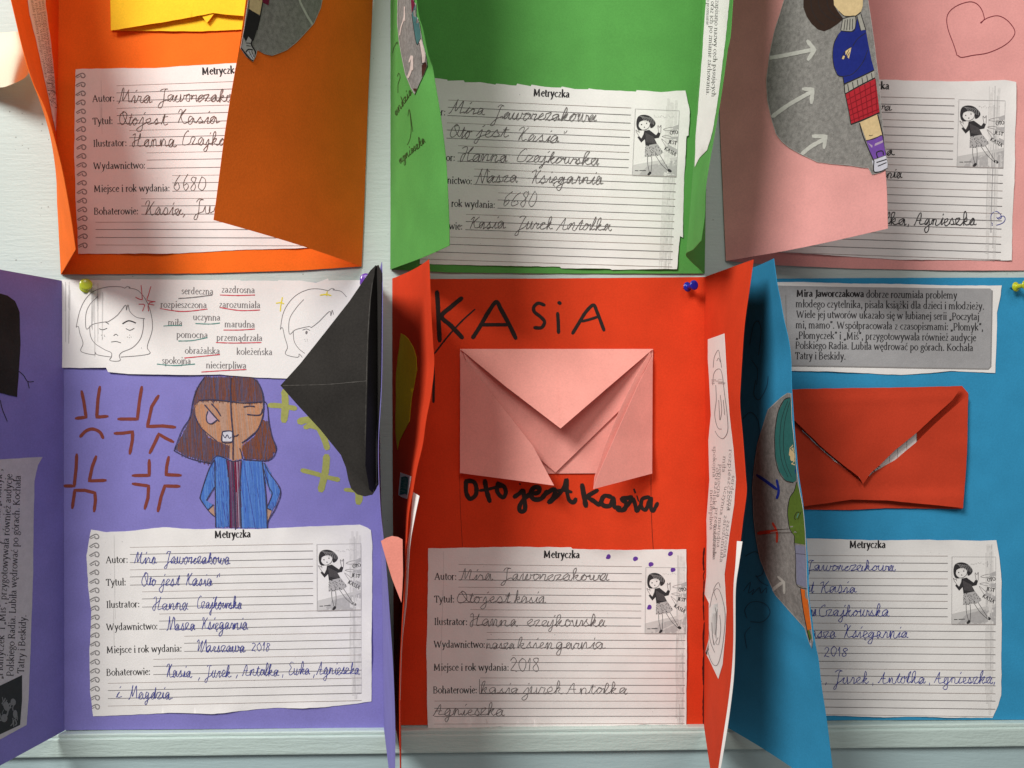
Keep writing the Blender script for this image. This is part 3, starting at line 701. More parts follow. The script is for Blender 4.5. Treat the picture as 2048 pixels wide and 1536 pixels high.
record_sheet(B, c, [(846, 158), (874, 158), (895, 161), (895, 163), (928, 162), (930, 166), (960, 165), (990, 170), (992, 168), (1032, 172), (1034, 168), (1061, 173), (1063, 170), (1090, 175), (1122, 176), (1124, 174), (1149, 179), (1176, 180), (1177, 178), (1210, 181), (1240, 182), (1271, 184), (1273, 181), (1322, 185), (1345, 183), (1370, 182), (1379, 226), (1376, 272), (1372, 274), (1367, 380), (1365, 476), (1359, 473), (1353, 539), (1312, 539), (1224, 540), (1220, 538), (1123, 537), (1119, 534), (1000, 532), (840, 528)],
             847, 229, 1.0, 1.01, .042, .034, -.045, R2, 'pencil', xh=13.5, wd=1.25, slant=.3, streak=(484, 506))

# ================================================================ pink project
B = thing('paper_lapbook', 'pink folded book project with a pen heart and street cut-out, top right', 'lapbook', pt(1750, 400, 0), GL)
c = sheet('centre_panel', [(1434, -346), (2075, -346), (2078, 0), (2082, 541), (1900, 541), (1700, 537), (1560, 531), (1452, 522), (1446, 384), (1439, 210), (1436, 0)], 3, 'pink_card', B, jit=.2)
lf = loft('left_flap', [[(1433, -346, 3), (1436, 0, 3), (1439, 210, 3), (1446, 384, 3), (1452, 522, 3)],
                        [(1690, -640, 285), (1712, -250, 270), (1733, 0, 255), (1745, 90, 250), (1757, 180, 244), (1767, 290, 236), (1773, 370, 228), (1776, 457, 218)]], 'pink_card', B, nt=90, bulge=-16, wob=.9)
Z4 = lambda s: zz(1536, 0, 4, s)
ap = patch('street_cutout', lf, [(1578, -60), (1640, -160), (1715, -170)]+[(1729, -40), (1737, 0), (1744, 45), (1752, 105), (1759, 160), (1764, 225), (1770, 290), (1777, 325), (1776, 337), (1762, 345), (1745, 349), (1738, 336), (1725, 335), (1700, 331), (1665, 328), (1636, 324), (1607, 311), (1580, 296), (1565, 284), (1553, 268), (1543, 235), (1536, 200), (1534, 160), (1540, 110), (1551, 60), (1570, 0)], 'asphalt_print', B, off=.4, jit=.3)
a = Ink(ap, .4)
for sh_, hd in (('5,465 100,450 200,430 300,410 370,395', '320,330 375,400 325,475'), ('40,930 150,850 250,790 350,735', '285,712 360,715 350,820'), ('275,1230 350,1170 460,1110', '365,1090 465,1090 450,1180')):
    a.stroke(Z4(sh_), 8, 'chalk', rnd=.1); a.stroke(Z4(hd), 8, 'chalk', smooth=False, rnd=.1)
a.fill(Z4('285,-150 285,60 310,130 350,190 400,235 450,250 500,230 560,190 605,150 560,90 530,40 520,-150'), 'hair_brown', smooth=False)
for s in ('350,-100 350,60 400,160 450,200', '410,-100 410,40 460,120 540,170', '470,-100 480,40 520,110 590,150'): a.stroke(Z4(s), 1.2, 'ink_black')
a.fill(Z4('520,-150 530,40 570,90 610,125 650,130 700,128 745,95 760,50 765,-150'), 'skin')
a.fill(Z4('600,150 700,130 700,225 670,250 585,245'), 'wool_grey'); a.fill(Z4('715,130 745,110 785,235 745,245'), 'wool_grey')
a.fill(Z4('585,250 670,252 700,228 718,140 745,245 785,240 800,330 830,480 852,560 760,605 610,672 600,615 560,600 530,530 520,440 530,350 560,280'), 'navy', 10)
a.fill(Z4('605,690 700,640 852,568 858,620 740,680 618,750'), 'wool_grey'); a.fill(Z4('620,755 740,690 862,628 895,900 780,950 665,995 650,900'), 'skirt_red')
for i in range(6): a.stroke(Z4('%g,%g %g,%g' % (650+i*42, 740-i*21, 695+i*36, 975-i*17)), 1.6, 'skirt_dark', cap=False)
for i in range(5): a.stroke(Z4('%g,%g %g,%g' % (632+i*7, 800+i*42, 868+i*5, 672+i*50)), 1.5, 'skirt_dark', cap=False)
a.fill(Z4('735,980 875,915 915,1080 790,1125'), 'skin'); a.fill(Z4('790,1130 915,1085 945,1240 840,1275'), 'violet')
a.fill(Z4('835,1285 945,1245 965,1340 900,1370 850,1375'), 'cp_white'); a.fill(Z4('800,1140 830,1160 925,1120 920,1140 830,1180'), 'cp_lilac', 30)
a.fill(Z4('590,470 620,410 670,375 665,400 650,470 620,440 610,475'), 'skin')
for s, w_ in (('600,150 585,240', 1.3), ('620,160 610,240', 1.3), ('640,155 632,240', 1.3), ('660,150 655,240', 1.3), ('680,150 678,235', 1.3), ('600,150 700,130 700,225 670,252 585,246', 1.5), ('715,130 745,245', 1.6), ('745,110 785,240', 1.6),
              ('560,285 530,350 520,440 530,530 560,600 600,612', 1.5), ('600,610 610,672 618,750', 2), ('680,370 720,310 785,262', 1.3), ('600,612 680,590 760,500 800,400', 1.2), ('850,560 760,605 610,672', 1.7), ('858,622 740,682 618,752', 1.9),
              ('620,755 650,900 665,995', 1.7), ('665,995 780,950 895,900', 2.2), ('735,985 760,1080 800,1180 850,1290', 2.2), ('880,920 915,1060 950,1240', 2.2), ('785,1125 850,1110 910,1080', 1.4), ('810,1082 825,1086 840,1080', 1.2),
              ('880,1265 870,1225 890,1210 920,1210 925,1240', 2.4), ('850,1285 850,1370 900,1372 960,1345', 2.2), ('870,1300 950,1275', 2.2), ('880,1330 950,1300', 2.0), ('590,470 620,410 670,375', 1.3), ('610,475 650,400', 1.2), ('625,475 655,420', 1.2), ('570,90 610,125 650,130 700,128 745,95', 1.2)):
    a.stroke(Z4(s), w_, 'ink_black')
for i in range(6): a.stroke(Z4('%g,%g %g,%g' % (640+i*38, 675-i*18, 648+i*38, 728-i*18)), 1.5, 'ink_black', cap=False)
a.build('drawing', ap)
k = Ink(c, .2)
k.stroke([(1914, 112), (1907, 90), (1896, 60), (1893, 38), (1899, 23), (1915, 11), (1938, 4), (1953, 8), (1963, 20), (1968, 36), (1967, 40), (1961, 47)], 1.5, 'heart_red')
k.stroke([(1960, 46), (1975, 36), (1996, 32), (2015, 42), (2029, 62), (2023, 78), (2005, 93), (1975, 106), (1945, 111), (1923, 115), (1915, 111)], 1.5, 'heart_red')
k.build('pen_heart', c)
R3 = [(1600, 221, 1783, 'Jaworczakowa', dict(xh=10, wd=1.2)), (1690, 310, 1789, 'jowska', dict(xh=10)), (1700, 356, 1804, 'Księgarnia', dict(xh=10)), (1700, 446, 1822, 'Antolka,', dict(y1=450, xh=12)), (1828, 450, 1952, 'Agnieszka', dict(xh=13, wd=1.8))]
sh_, T = record_sheet(B, c, [(1500, 158), (1640, 160), (1770, 160), (1900, 164), (2008, 161), (2030, 165), (2028, 300), (2025, 400), (2021, 521), (1960, 521), (1900, 520), (1800, 520), (1690, 513), (1590, 507), (1500, 500)],
             1471, 217, 1.055, .995, .026, .032, -.03, R3, 'ink_print', xh=13, wd=1.6, streak=(478, 498))
k = Ink(sh_, .3)
k.stroke([(1987, 452), (1981, 440), (1983, 428), (1992, 423), (2000, 428), (2002, 436), (1996, 438), (1993, 434)], 1.5, 'pen_blue'); k.stroke([(1996, 436), (2006, 432), (2010, 438), (2005, 446), (1990, 451), (1981, 450)], 1.5, 'pen_blue')
k.build('small_heart', sh_)
# ================================================================ purple project
B = thing('paper_lapbook', 'purple folded book project with hand-drawn girl and black envelope, bottom left', 'lapbook', pt(440, 1000, 0), GL)
c = sheet('centre_panel', [(127, 563), (752, 566), (758, 800), (762, 1000), (764, 1200), (768, 1455), (500, 1457), (129, 1460), (128, 1000)], 3, 'purple_card', B, jit=.2)
lf = loft('left_flap', [[(127, 562, 3), (128, 1000, 3), (129, 1461, 3)], [(-190, 505, 285), (-195, 1000, 285), (-200, 1640, 285)]], 'purple_card', B, nt=60)
rf = loft('right_flap', [[(752, 566, 3), (758, 800, 3), (761, 1000, 3), (764, 1200, 3), (768, 1455, 3)],
                         [(764, 524, 270), (765, 600, 275), (763, 768, 280), (757, 890, 285), (760, 1010, 285), (768, 1090, 285), (777, 1200, 285), (786, 1330, 285), (790, 1450, 285), (790, 1536, 285), (790, 1640, 285)]], 'purple_card', B, nt=100, wob=.2)
# things glued on the left flap
bc = patch('black_cutout', lf, [(-40, 600), (-10, 588), (0, 587), (14, 591), (29, 602), (38, 625), (40, 690), (37, 740), (33, 794), (0, 786), (-40, 780)], 'black_card', B, off=.4)
k = Ink(lf, .2); k.stroke([(36, 742), (46, 750), (55, 763), (67, 763)], 1.6, 'ink_black'); k.stroke([(55, 763), (58, 777)], 1.5, 'ink_black'); k.build('marker_line', lf); k = Ink(lf, .2); k.stroke([(0, 800), (4, 818), (14, 843)], 1.6, 'ink_black'); k.build('marker_line', lf)
ic = patch('info_card', lf, [(-60, 925), (0, 919), (60, 915), (84, 914), (75, 930), (68, 962), (66, 1040), (65, 1150), (63, 1210), (60, 1300), (56, 1400), (52, 1450), (0, 1478), (-60, 1505)], 'light_print', B, off=.4, lift=.3)
t = Ink(ic)
serif(t, 47, 1347, 52, 1230, 'Tatry i Beskidy.', xh=9, wt=1.1); serif(t, 26, 1353, 41, 951, 'Polskiego Radia. Lubiła wędrować po górach. Kochała', xh=9, wt=1.1)
serif(t, 4, 1358, 24, 948, '„Płomyczek” i „Miś”, przygotowywała również audycje', xh=9, wt=1.1); serif(t, -16, 1362, 4, 938, 'mi, mamo”. Współpracowała z czasopismami: „Płomyk”,', xh=9, wt=1.1)
t.build('printed_text', ic)
t = Ink(ic, .1)
t.fill([(-50, 1395), (44, 1350), (44, 1400), (40, 1450), (-50, 1492)], 'photo_dark')
R = random.Random(3)
for i in range(16):
    x = R.uniform(-2, 36); y = R.uniform(1392, 1442)
    t.stroke([(x, y), (x+R.uniform(-7, 3), y+R.uniform(4, 10)), (x+R.uniform(-9, 2), y+R.uniform(8, 18))], R.uniform(1, 3), 'photo_mid')
for x, y, r in ((12, 1412, 6), (26, 1404, 5), (8, 1436, 6), (30, 1428, 5)): t.dot(x, y, r, 'photo_mid', 12, r*1.5)
t.build('photograph', ic)
# trait strip, across the fold
st = sheet('trait_strip', [(113, 561), (128, 559), (240, 561), (243, 558), (400, 560), (480, 560), (482, 562), (512, 561), (556, 562), (558, 560), (583, 561), (600, 561), (632, 566), (656, 557), (658, 561), (712, 560), (745, 562), (745, 742), (690, 762), (640, 760), (620, 757), (570, 757), (512, 755), (440, 749), (380, 750), (300, 749), (256, 748), (216, 744), (212, 735), (160, 736), (113, 735)], 7, 'white_paper', B, thick=.5, jit=.3, curl=2)
WD = [('serdeczna', 363, 427, 588), ('zazdrosna', 443, 510, 585), ('rozpieszczona', 321, 414, 615), ('zarozumiała', 438, 521, 615), ('uczynna', 386, 441, 640), ('miła', 336, 365, 651), ('marudna', 449, 510, 654), ('pomocna', 353, 416, 675), ('przemądrzała', 433, 525, 681), ('obrażalska', 370, 440, 707), ('koleżeńska', 473, 545, 709), ('spokojna', 324, 382, 727), ('niecierpliwa', 412, 493, 736)]
for s, x0, x1, y in WD: t = Ink(st); serif(t, x0, y, x1, y+1, s, xh=8.6, m='ink_rule', wt=1.2); t.build('printed_word', st)
k = Ink(st, .25)
for p, m in (([(357, 597), (385, 595), (425, 590)], 'ink_rule'), ([(440, 590), (475, 591), (510, 590)], 'coral'), ([(320, 617), (365, 623), (415, 618)], 'coral'), ([(440, 615), (480, 621), (520, 620)], 'coral'), ([(391, 647), (420, 648), (440, 646)], 'teal'), ([(327, 652), (345, 651), (364, 651)], 'teal'),
             ([(447, 660), (480, 660), (510, 658)], 'coral'), ([(357, 682), (385, 681), (415, 675)], 'teal'), ([(432, 685), (470, 686), (523, 685)], 'coral'), ([(369, 716), (400, 713), (440, 709)], 'coral'), ([(314, 728), (350, 731), (390, 728)], 'teal'), ([(403, 744), (450, 741), (493, 739)], 'coral')):
    k.stroke(p, 1.9, m, rnd=.2)
k.build('underlines', st); k = Ink(st, .25)
for s in ('1130,745 1135,800 1140,860', '1085,840 1110,855 1140,862', '1208,755 1190,820 1180,865 1245,878', '1110,898 1155,900 1150,930 1140,955', '1190,955 1188,900 1235,905', '1188,900 1200,885 1240,878'): k.stroke(zz(0, 384, 4, s), 1.6, 'coral')
k.build('anger_mark', st); k = Ink(st, .25)
for s in ('160,890 200,885 225,895', '212,842 200,900 195,955'): k.stroke(zz(512, 384, 4, s), 2.2, 'yellow')
k.build('yellow_cross', st); k = Ink(st, .25)
for s in ('515,825 560,820 600,828', '570,795 565,830'): k.stroke(zz(512, 384, 4, s), 2.6, 'yellow')
k.build('yellow_cross', st)
f = Ink(st, .2)
def Z5(s): return zz(0, 384, 4, s)
FACE = ['610,1083 640,950 690,850 760,790 860,760 960,758 1000,770', '1000,770 1020,756 1045,766 1030,768 1100,785 1160,850 1200,940 1220,1040 1215,1120 1185,1210 1180,1250 1200,1290 1120,1308 965,1320', '610,1083 628,1075 640,1130 665,1210 650,1275 755,1302 762,1278 780,1302 890,1320',
        '785,835 720,900 688,980 692,1095 740,1060 800,1045 850,1038 870,1035 940,985 1005,905 1012,945 1025,902 1040,955 1090,1000 1160,1014', '718,1070 725,1150 760,1210 840,1262 890,1285 892,1320 878,1345 925,1354 963,1345 955,1310 980,1280 1060,1245 1120,1180 1145,1100 1148,1015']
for s in FACE: f.stroke(Z5(s), 1.15, 'ink_rule')
for s, w_ in (('795,1092 820,1103 858,1090', 1.3), ('1008,1092 1040,1106 1075,1090', 1.3), ('840,1038 855,1045 872,1058', 1.4), ('980,1055 1030,1030 1088,1048', 2.4), ('910,1150 928,1137 945,1150', 1.2), ('890,1200 930,1196 968,1207', 1.2)): f.stroke(Z5(s), w_, 'ink_print')
for x, y in ((812, 1145), (838, 1155), (820, 1168), (835, 1145), (1020, 1160), (1035, 1165), (1050, 1160), (1038, 1145), (1133, 1248)): f.dot(x/4, 384+y/4, .8, 'ink_rule', 6)
f.build('face_drawing', st); f = Ink(st, .2)
Z6 = lambda s: zz(512, 384, 4, s)
for s in ('195,1100 215,980 260,890 330,820 420,780 500,775 580,790', '580,790 605,772 630,778 615,783 680,795 725,840', '195,1100 212,1085 230,1160 252,1240 238,1298 335,1322 345,1295 370,1322', '382,860 320,930 268,1020 268,1135 320,1100 430,1075 440,1085 500,1040 588,955 598,990 610,945 620,980', '298,1110 305,1190 340,1250 390,1290'): f.stroke(Z6(s), 1.1, 'ink_rule')
f.stroke(Z6('372,1105 405,1095 432,1108'), 1.3, 'ink_rule'); f.dot(613, 665, 2.4, 'ink_rule', 9, 3.4)
for x, y in ((390, 1180), (410, 1178), (395, 1192), (412, 1190)): f.dot(512+x/4, 384+y/4, .8, 'ink_grey', 6)
f.build('face_drawing', st)
f = Ink(st, .05)
for i in range(22):
    x = random.choice([136, 190, 197, 200, 193])+random.uniform(-6, 6); y = random.uniform(563, 600); f.stroke([(x, y), (x+random.uniform(-1, 1), y+random.uniform(20, 120))], random.uniform(.6, 1.8), random.choice(['ink_light', 'ink_light', 'ink_grey']), cap=False, step=20)
f.build('copier_marks', st)
# felt-pen marks
for grp in (('655,60 672,140 690,265 610,275', '800,25 785,120 775,265 860,258', '645,420 690,375 745,360 800,385 825,430'), ('1135,25 1115,150 1100,280 950,280', '1268,95 1215,180 1180,340 1300,335 1400,345', '920,395 985,393 1062,382 1060,450 1040,555', '1385,462 1320,430 1272,400 1240,470 1200,550'),
            ('615,565 610,680 595,815 505,815', '770,580 740,660 715,775 845,770', '580,990 600,850 680,850 760,870 765,930 755,1015'), ('1195,610 1195,730 1065,732', '1350,585 1335,660 1330,725 1445,730', '1065,798 1190,815 1185,910 1160,995', '1435,818 1320,815 1290,900 1265,1015')):
    k = Ink(c, .2)
    for s in grp: k.stroke(zz(0, 768, 4, s), 6.6, 'marker_brown', smooth='690,375' in s, step=3, rnd=.05)
    k.build('anger_mark', c)
for grp in ((('230,60 235,180 225,290', 14), ('110,170 200,175 315,195', 10)), (('350,300 420,290 500,345', 14), ('500,340 540,420 570,510', 13), ('395,345 440,335 490,350', 10)), (('565,580 555,700 520,845', 14), ('370,690 470,715 570,745 660,765', 9)), (('715,845 780,850 850,860', 8), ('810,850 825,900 820,945', 14))):
    k = Ink(c, .2)
    for s, w_ in grp: k.stroke(zz(512, 768, 4, s), w_, 'marker_olive', rnd=.06)
    k.build('plus_mark', c)
# the drawn girl
Z1 = lambda s: zz(330, 740, 4.8, s)
d = Ink(c, .25)
hair = Z1('380,70 330,150 290,200 280,320 260,430 200,560 160,640 100,760 200,820 440,890 480,820 620,840 620,730 520,690 420,650 360,560 300,470 285,340 340,290 620,300 940,310 950,250 900,120 840,70')
d.fill(Z1('285,340 340,290 620,300 940,310 940,460 880,580 800,660 740,720 740,850 650,870 620,850 620,740 500,690 400,620 330,520 290,420'), 'cp_skin2', 14)
d.hatch(Z1('285,330 940,310 940,460 880,580 800,660 740,720 740,850 650,870 620,740 500,690 400,620 330,520 290,420'), 84, 1.7, 1.5, ['cp_skin', 'cp_skin', 'cp_skin2'], miss=.25)
d.up(); d.fill(hair, 'cp_hair3', 14); d.fill(Z1('930,480 1000,500 1030,640 1070,765 990,860 760,850 740,730 860,640'), 'cp_hair3', 14)
d.hatch(hair, 87, 1.15, 1.2, ['cp_hair', 'cp_hair', 'cp_hair2', 'cp_hair3'], rag=5); d.hatch(hair, 99, 2.3, 1.1, ['cp_hair2', 'cp_hair', 'cp_hair3'], rag=7, miss=.35); d.up(); d.hatch(hair, 84, 3.2, 1.0, ['cp_hair', 'cp_hair2', 'cp_hair3'], rag=8, miss=.4)
for q in ('935,480 1000,500 1030,640 1070,765 990,860 760,850 740,730 860,640',): d.hatch(Z1(q), 80, 1.2, 1.3, ['cp_hair2', 'cp_hair2', 'cp_hair'], rag=5); d.hatch(Z1(q), 97, 2.4, 1.1, ['cp_hair2', 'cp_hair3'], rag=4)
coat = ['480,850 500,820 590,860 620,1100 625,1500 490,1510 485,1200', '740,870 935,880 970,1200 985,1515 740,1510 720,1100', '470,860 480,900 480,1120 420,1200 400,1250 460,1300 410,1340 350,1240 345,1190 400,1020', '950,890 975,910 1090,1130 1110,1160 1060,1300 1030,1340 980,1320 1030,1200 960,1060']
for q in coat:
    d.fill(Z1(q), 'cp_blue2', 14); d.hatch(Z1(q), 87, 1.4, 1.5, ['cp_blue', 'cp_blue2', 'cp_blue'], miss=.2); d.hatch(Z1(q), 80, 3, 1.2, ['cp_blue', 'pen_blue'], miss=.5)
d.fill(Z1('590,870 735,870 740,1100 735,1510 620,1505 615,1100'), 'cp_lilac'); d.hatch(Z1('590,870 735,870 740,1100 735,1510 620,1505 615,1100'), 88, 1.5, 1.6, ['cp_plum', 'cp_plum', 'maroon', 'cp_hair3'], miss=.12)
d.fill(Z1('420,1350 470,1300 480,1400'), 'cp_skin2', 30); d.fill(Z1('980,1330 1030,1345 1000,1420 985,1480'), 'cp_skin2', 30)
d.up(); d.fill(Z1('410,400 440,400 500,470 490,500 440,515 405,480'), 'cp_lilac', smooth=True); d.fill(Z1('555,590 645,590 645,685 555,685'), 'cp_white', 40)
d.up()
for s, w_ in (('635,75 632,250 640,450 655,640 655,860', 2.0), ('380,70 320,160 285,250 265,330 240,460 165,580 90,775', 1.6), ('840,70 900,130 935,210 950,300 945,430', 1.8), ('330,290 460,285 620,300 760,315 930,305', 1.8), ('945,430 900,560 820,640 740,700', 2.0), ('285,430 330,530 400,600 500,680', 1.6),
              ('90,775 250,850 440,895', 1.6), ('960,300 985,350 1000,500 1030,640 1070,765 990,865 750,855', 1.5), ('385,335 440,400 520,490', 2.2), ('450,325 500,380 535,438', 2.2), ('415,395 400,450 410,500 450,515 500,480', 1.8), ('755,355 810,345 865,350', 1.7), ('790,425 910,430 940,370', 1.8),
              ('555,590 645,590 648,685 552,685 555,590', 2.0), ('560,620 580,650 600,620 620,655 640,640', 1.3), ('650,635 690,630 708,615', 1.4), ('720,750 735,800 745,850', 1.5), ('480,860 440,920 400,1020 345,1200 350,1250 430,1360 480,1405', 1.6), ('480,870 485,1100 490,1510', 1.7), ('590,860 620,1100 625,1510', 1.5),
              ('740,870 725,1100 735,1510', 1.6), ('935,880 970,1200 985,1520', 1.8), ('955,890 1000,980 1110,1150 1070,1310 1000,1430 985,1480', 1.5), ('950,950 1000,1120 1030,1190 980,1320', 1.5), ('480,1120 400,1250', 1.5), ('410,1345 470,1290', 1.5), ('980,1325 1025,1345', 1.5), ('655,880 670,1200 680,1530', 2.4), ('500,820 560,835 650,875 740,860', 1.6), ('500,820 460,860 445,900', 1.5)):
    d.stroke(Z1(s), w_*1.15, 'cp_line', rnd=.2)
d.build('drawn_girl', c)
R4 = [(268, 1127, 313, 'Mira'), (330, 1127, 460, 'Jaworczakowa'), (282, 1171, 312, 'Oto'), (322, 1171, 360, 'jest'), (370, 1171, 425, 'Kasia'), (428, 1171, 444, '"'), (305, 1219, 377, 'Hanna'), (392, 1217, 484, 'Czajkowska'), (333, 1260, 391, 'Nasza'), (402, 1258, 496, 'Księgarnia'),
      (392, 1304, 490, 'Warszawa'), (502, 1302, 540, '2018', dict(xh=9)), (330, 1354, 384, 'Kasia'), (394, 1356, 402, ','), (410, 1354, 462, 'Jurek'), (470, 1352, 478, ','), (484, 1351, 558, 'Antolka'), (562, 1350, 570, ','), (575, 1349, 620, 'Ewka'), (624, 1349, 631, ','), (633, 1348, 720, 'Agnieszka'), (230, 1395, 243, 'i'), (258, 1397, 346, 'Magdzia.')]
FT_ = HW['d']
record_sheet(B, c, [(183, 1059), (215, 1064), (265, 1061), (325, 1054), (390, 1058), (460, 1057), (512, 1058), (600, 1053), (720, 1049), (735, 1055), (742, 1060), (745, 1090), (743, 1402), (700, 1408), (650, 1413), (600, 1415), (548, 1415), (512, 1418), (430, 1426), (345, 1424), (300, 1427), (187, 1432), (181, 1380), (181, 1300), (185, 1220), (178, 1170), (175, 1110), (180, 1075)],
             212, 1126, 1, 1, -.02, -.022, .004, R4, 'pen_blue', xh=13, wd=1.15, spiral=True)
# black folded envelope on the right flap
en = sheet('black_envelope', [(741, 548), (752, 532), (757, 530), (763, 545), (762, 640), (761, 768), (756, 890), (757, 950), (757, 968), (744, 990), (738, 990)], lambda x, y: 190+(x-738)*3.4, 'black_card', B, grid=6, jit=.1, curl=0)
sheet('envelope_flap', [(561, 771), (600, 728), (650, 665), (700, 601), (728, 560), (741, 541), (752, 530), (746, 560), (741, 600), (736, 680), (734, 768), (732, 850), (730, 910), (740, 980), (744, 984), (735, 974), (720, 956), (690, 920), (640, 858), (600, 815)], lambda x, y: 238+(x-561)*.18-abs(y-771)*.10, 'black_card', en, jit=.1, curl=2.5)
bf = [o for o in SURF if o.name.startswith('envelope_flap')][-1]
k = Ink(bf); k.stroke([(566, 771), (650, 769), (700, 765), (733, 762)], 1.3, 'black_crease', rnd=.4); k.stroke([(745, 565), (739, 620), (735, 700), (733, 780), (731, 860), (731, 900)], 1.2, 'black_crease', rnd=.4); k.build('crease', bf)
sheet('envelope_strip', [(752, 531), (757, 545), (757, 640), (756, 768), (751, 890), (752, 965), (745, 985), (738, 978), (730, 930), (732, 850), (734.3, 768), (736.3, 680), (741, 600), (746, 560)], lambda x, y: 272-(x-735)*1.6, 'black_card', en, grid=6, jit=.05, curl=0)
sheet('envelope_pocket', [(680, 905), (700, 925), (735, 965), (744, 980), (757, 966), (752, 978), (745, 989), (730, 993), (715, 989), (703, 978), (697, 960), (692, 935)], lambda x, y: 205+(x-690)*.5+(y-900)*.2, 'black_card', en, jit=.1, curl=2)

# ================================================================ red project
B = thing('paper_lapbook', 'red folded book project with pink origami envelope and marker lettering, bottom middle', 'lapbook', pt(1100, 1000, 0), GL)
c = sheet('centre_panel', [(785, 558), (862, 558), (1100, 557), (1409, 554), (1411, 1000), (1408, 1450), (1100, 1450), (860, 1450), (790, 1450), (787, 1000)], 3, 'red_card', B, jit=.2)
lf = loft('left_flap', [[(785, 557, 3), (785, 700, 3), (786, 1000, 3), (788, 1300, 3), (790, 1450, 3)],
                        [(858, 519, 250), (862, 620, 255), (866, 690, 258), (868, 730, 260), (862, 790, 262), (852, 840, 265), (845, 890, 268), (833, 940, 270), (825, 985, 272), (817, 1030, 275), (813, 1090, 278), (811, 1152, 280), (807, 1210, 282), (802, 1290, 283), (799, 1380, 284), (799, 1450, 284), (800, 1530, 284), (800, 1600, 284)]], 'red_card', B, nt=120, ns=20, bulge=-6, wob=.2)
patch('yellow_disc', lf, [(803, 667), (810, 670), (818, 678), (828, 695), (834, 716), (835, 742), (830, 768), (825, 795), (820, 843), (809, 864), (800, 882), (796, 900), (792, 860), (793, 800), (793, 750), (797, 715)], 'disc_yellow', B, off=.3, jit=.1, grid=8)
ts = patch('teal_scrap', lf, [(802, 945), (824, 953), (820, 975), (815, 998), (806, 995), (798, 990), (800, 966)], 'white_paper', B, off=.3, jit=.1, grid=8)
k = Ink(ts, .2)
for i in range(26): y = 955+i*1.35; k.stroke([(803.5-(y-950)*.1, y), (811, y-1.5), (818-(y-950)*.08, y+1)], 1.1, 'green_scribble', cap=False, rnd=.3)
k.build('scribble', ts)
sheet('salmon_scrap', [(762, 1082), (772, 1076), (784, 1072), (796, 1074), (805, 1079), (806, 1150), (803, 1205), (797, 1190), (785, 1160), (774, 1125)], lambda x, y: 288, 'pink_scrap', B, jit=.1, curl=2, grid=10)
loft('paper_edge', [[(826, 984, 262), (821, 1050, 264), (815, 1100, 266), (810, 1200, 270), (802, 1290, 272), (799, 1400, 272)], [(839, 992, 268), (829, 1040, 270), (820, 1095, 272), (813.5, 1200, 275), (804, 1290, 276), (800.5, 1400, 276)]], 'white_paper', B, nt=40, ns=2, thick=.5, wob=.1)
rf = loft('right_flap', [[(1409, 554, 3), (1411, 1000, 3), (1408, 1451, 3)],
                         [(1507, 519, 262), (1500, 570, 262), (1490, 640, 262), (1485, 700, 264), (1481, 768, 266), (1480, 810, 268), (1486, 880, 270), (1491, 950, 270), (1493, 985, 272), (1486, 1040, 272), (1480, 1090, 272), (1474, 1130, 272), (1470, 1200, 272), (1469, 1280, 272), (1466, 1330, 272), (1459, 1400, 272), (1449, 1470, 272), (1440, 1536, 272), (1430, 1600, 272)]], 'red_card', B, nt=120, ns=20, wob=.2)
st = patch('trait_strip', rf, [(1417, 679), (1450, 667), (1455, 760), (1460, 830), (1468, 900), (1473, 960), (1469, 1010), (1460, 1070), (1450, 1150), (1454, 1225), (1452, 1265), (1446, 1330), (1438, 1358), (1420, 1320), (1404, 1291), (1408, 1210), (1414, 1152), (1415, 1080), (1414, 1040), (1420, 960), (1418, 880), (1423, 830), (1420, 768), (1417, 720)], 'white_paper', B, off=.3, jit=.15, grid=10, lift=.3)
t = Ink(st)
for x0, y0, x1, y1, s in ((1465, 950, 1456, 1022, 'serdeczna'), (1455, 1040, 1447, 1115, 'zazdrosna'), (1459, 898, 1454, 1022, 'rozpieszczona'), (1449, 1030, 1440, 1125, 'zarozumiała'), (1450, 972, 1440, 1030, 'uczynna'), (1447, 912, 1445, 945, 'miła'), (1438, 1035, 1434, 1095, 'marudna'), (1439, 928, 1434, 995, 'pomocna'), (1431, 1015, 1426, 1115, 'przemądrzała'), (1433, 935, 1425, 1020, 'obrażalska'), (1427, 1050, 1426, 1120, 'koleżeńska'), (1427, 892, 1426, 955, 'spokojna'), (1421, 980, 1420, 1060, 'niecierpliwa')):
    serif(t, x0, y0, x1, y1, s, xh=4.2, m='ink_print', wt=1.0)
t.build('printed_text', st)
k = Ink(st, .2)
for s in ('635,300 625,180 650,195 680,260', '615,260 605,330 612,420'): k.stroke(zz(1024, 568, 4, s), 1, 'ink_rule')
k.build('face_drawing', st); k = Ink(st, .2)
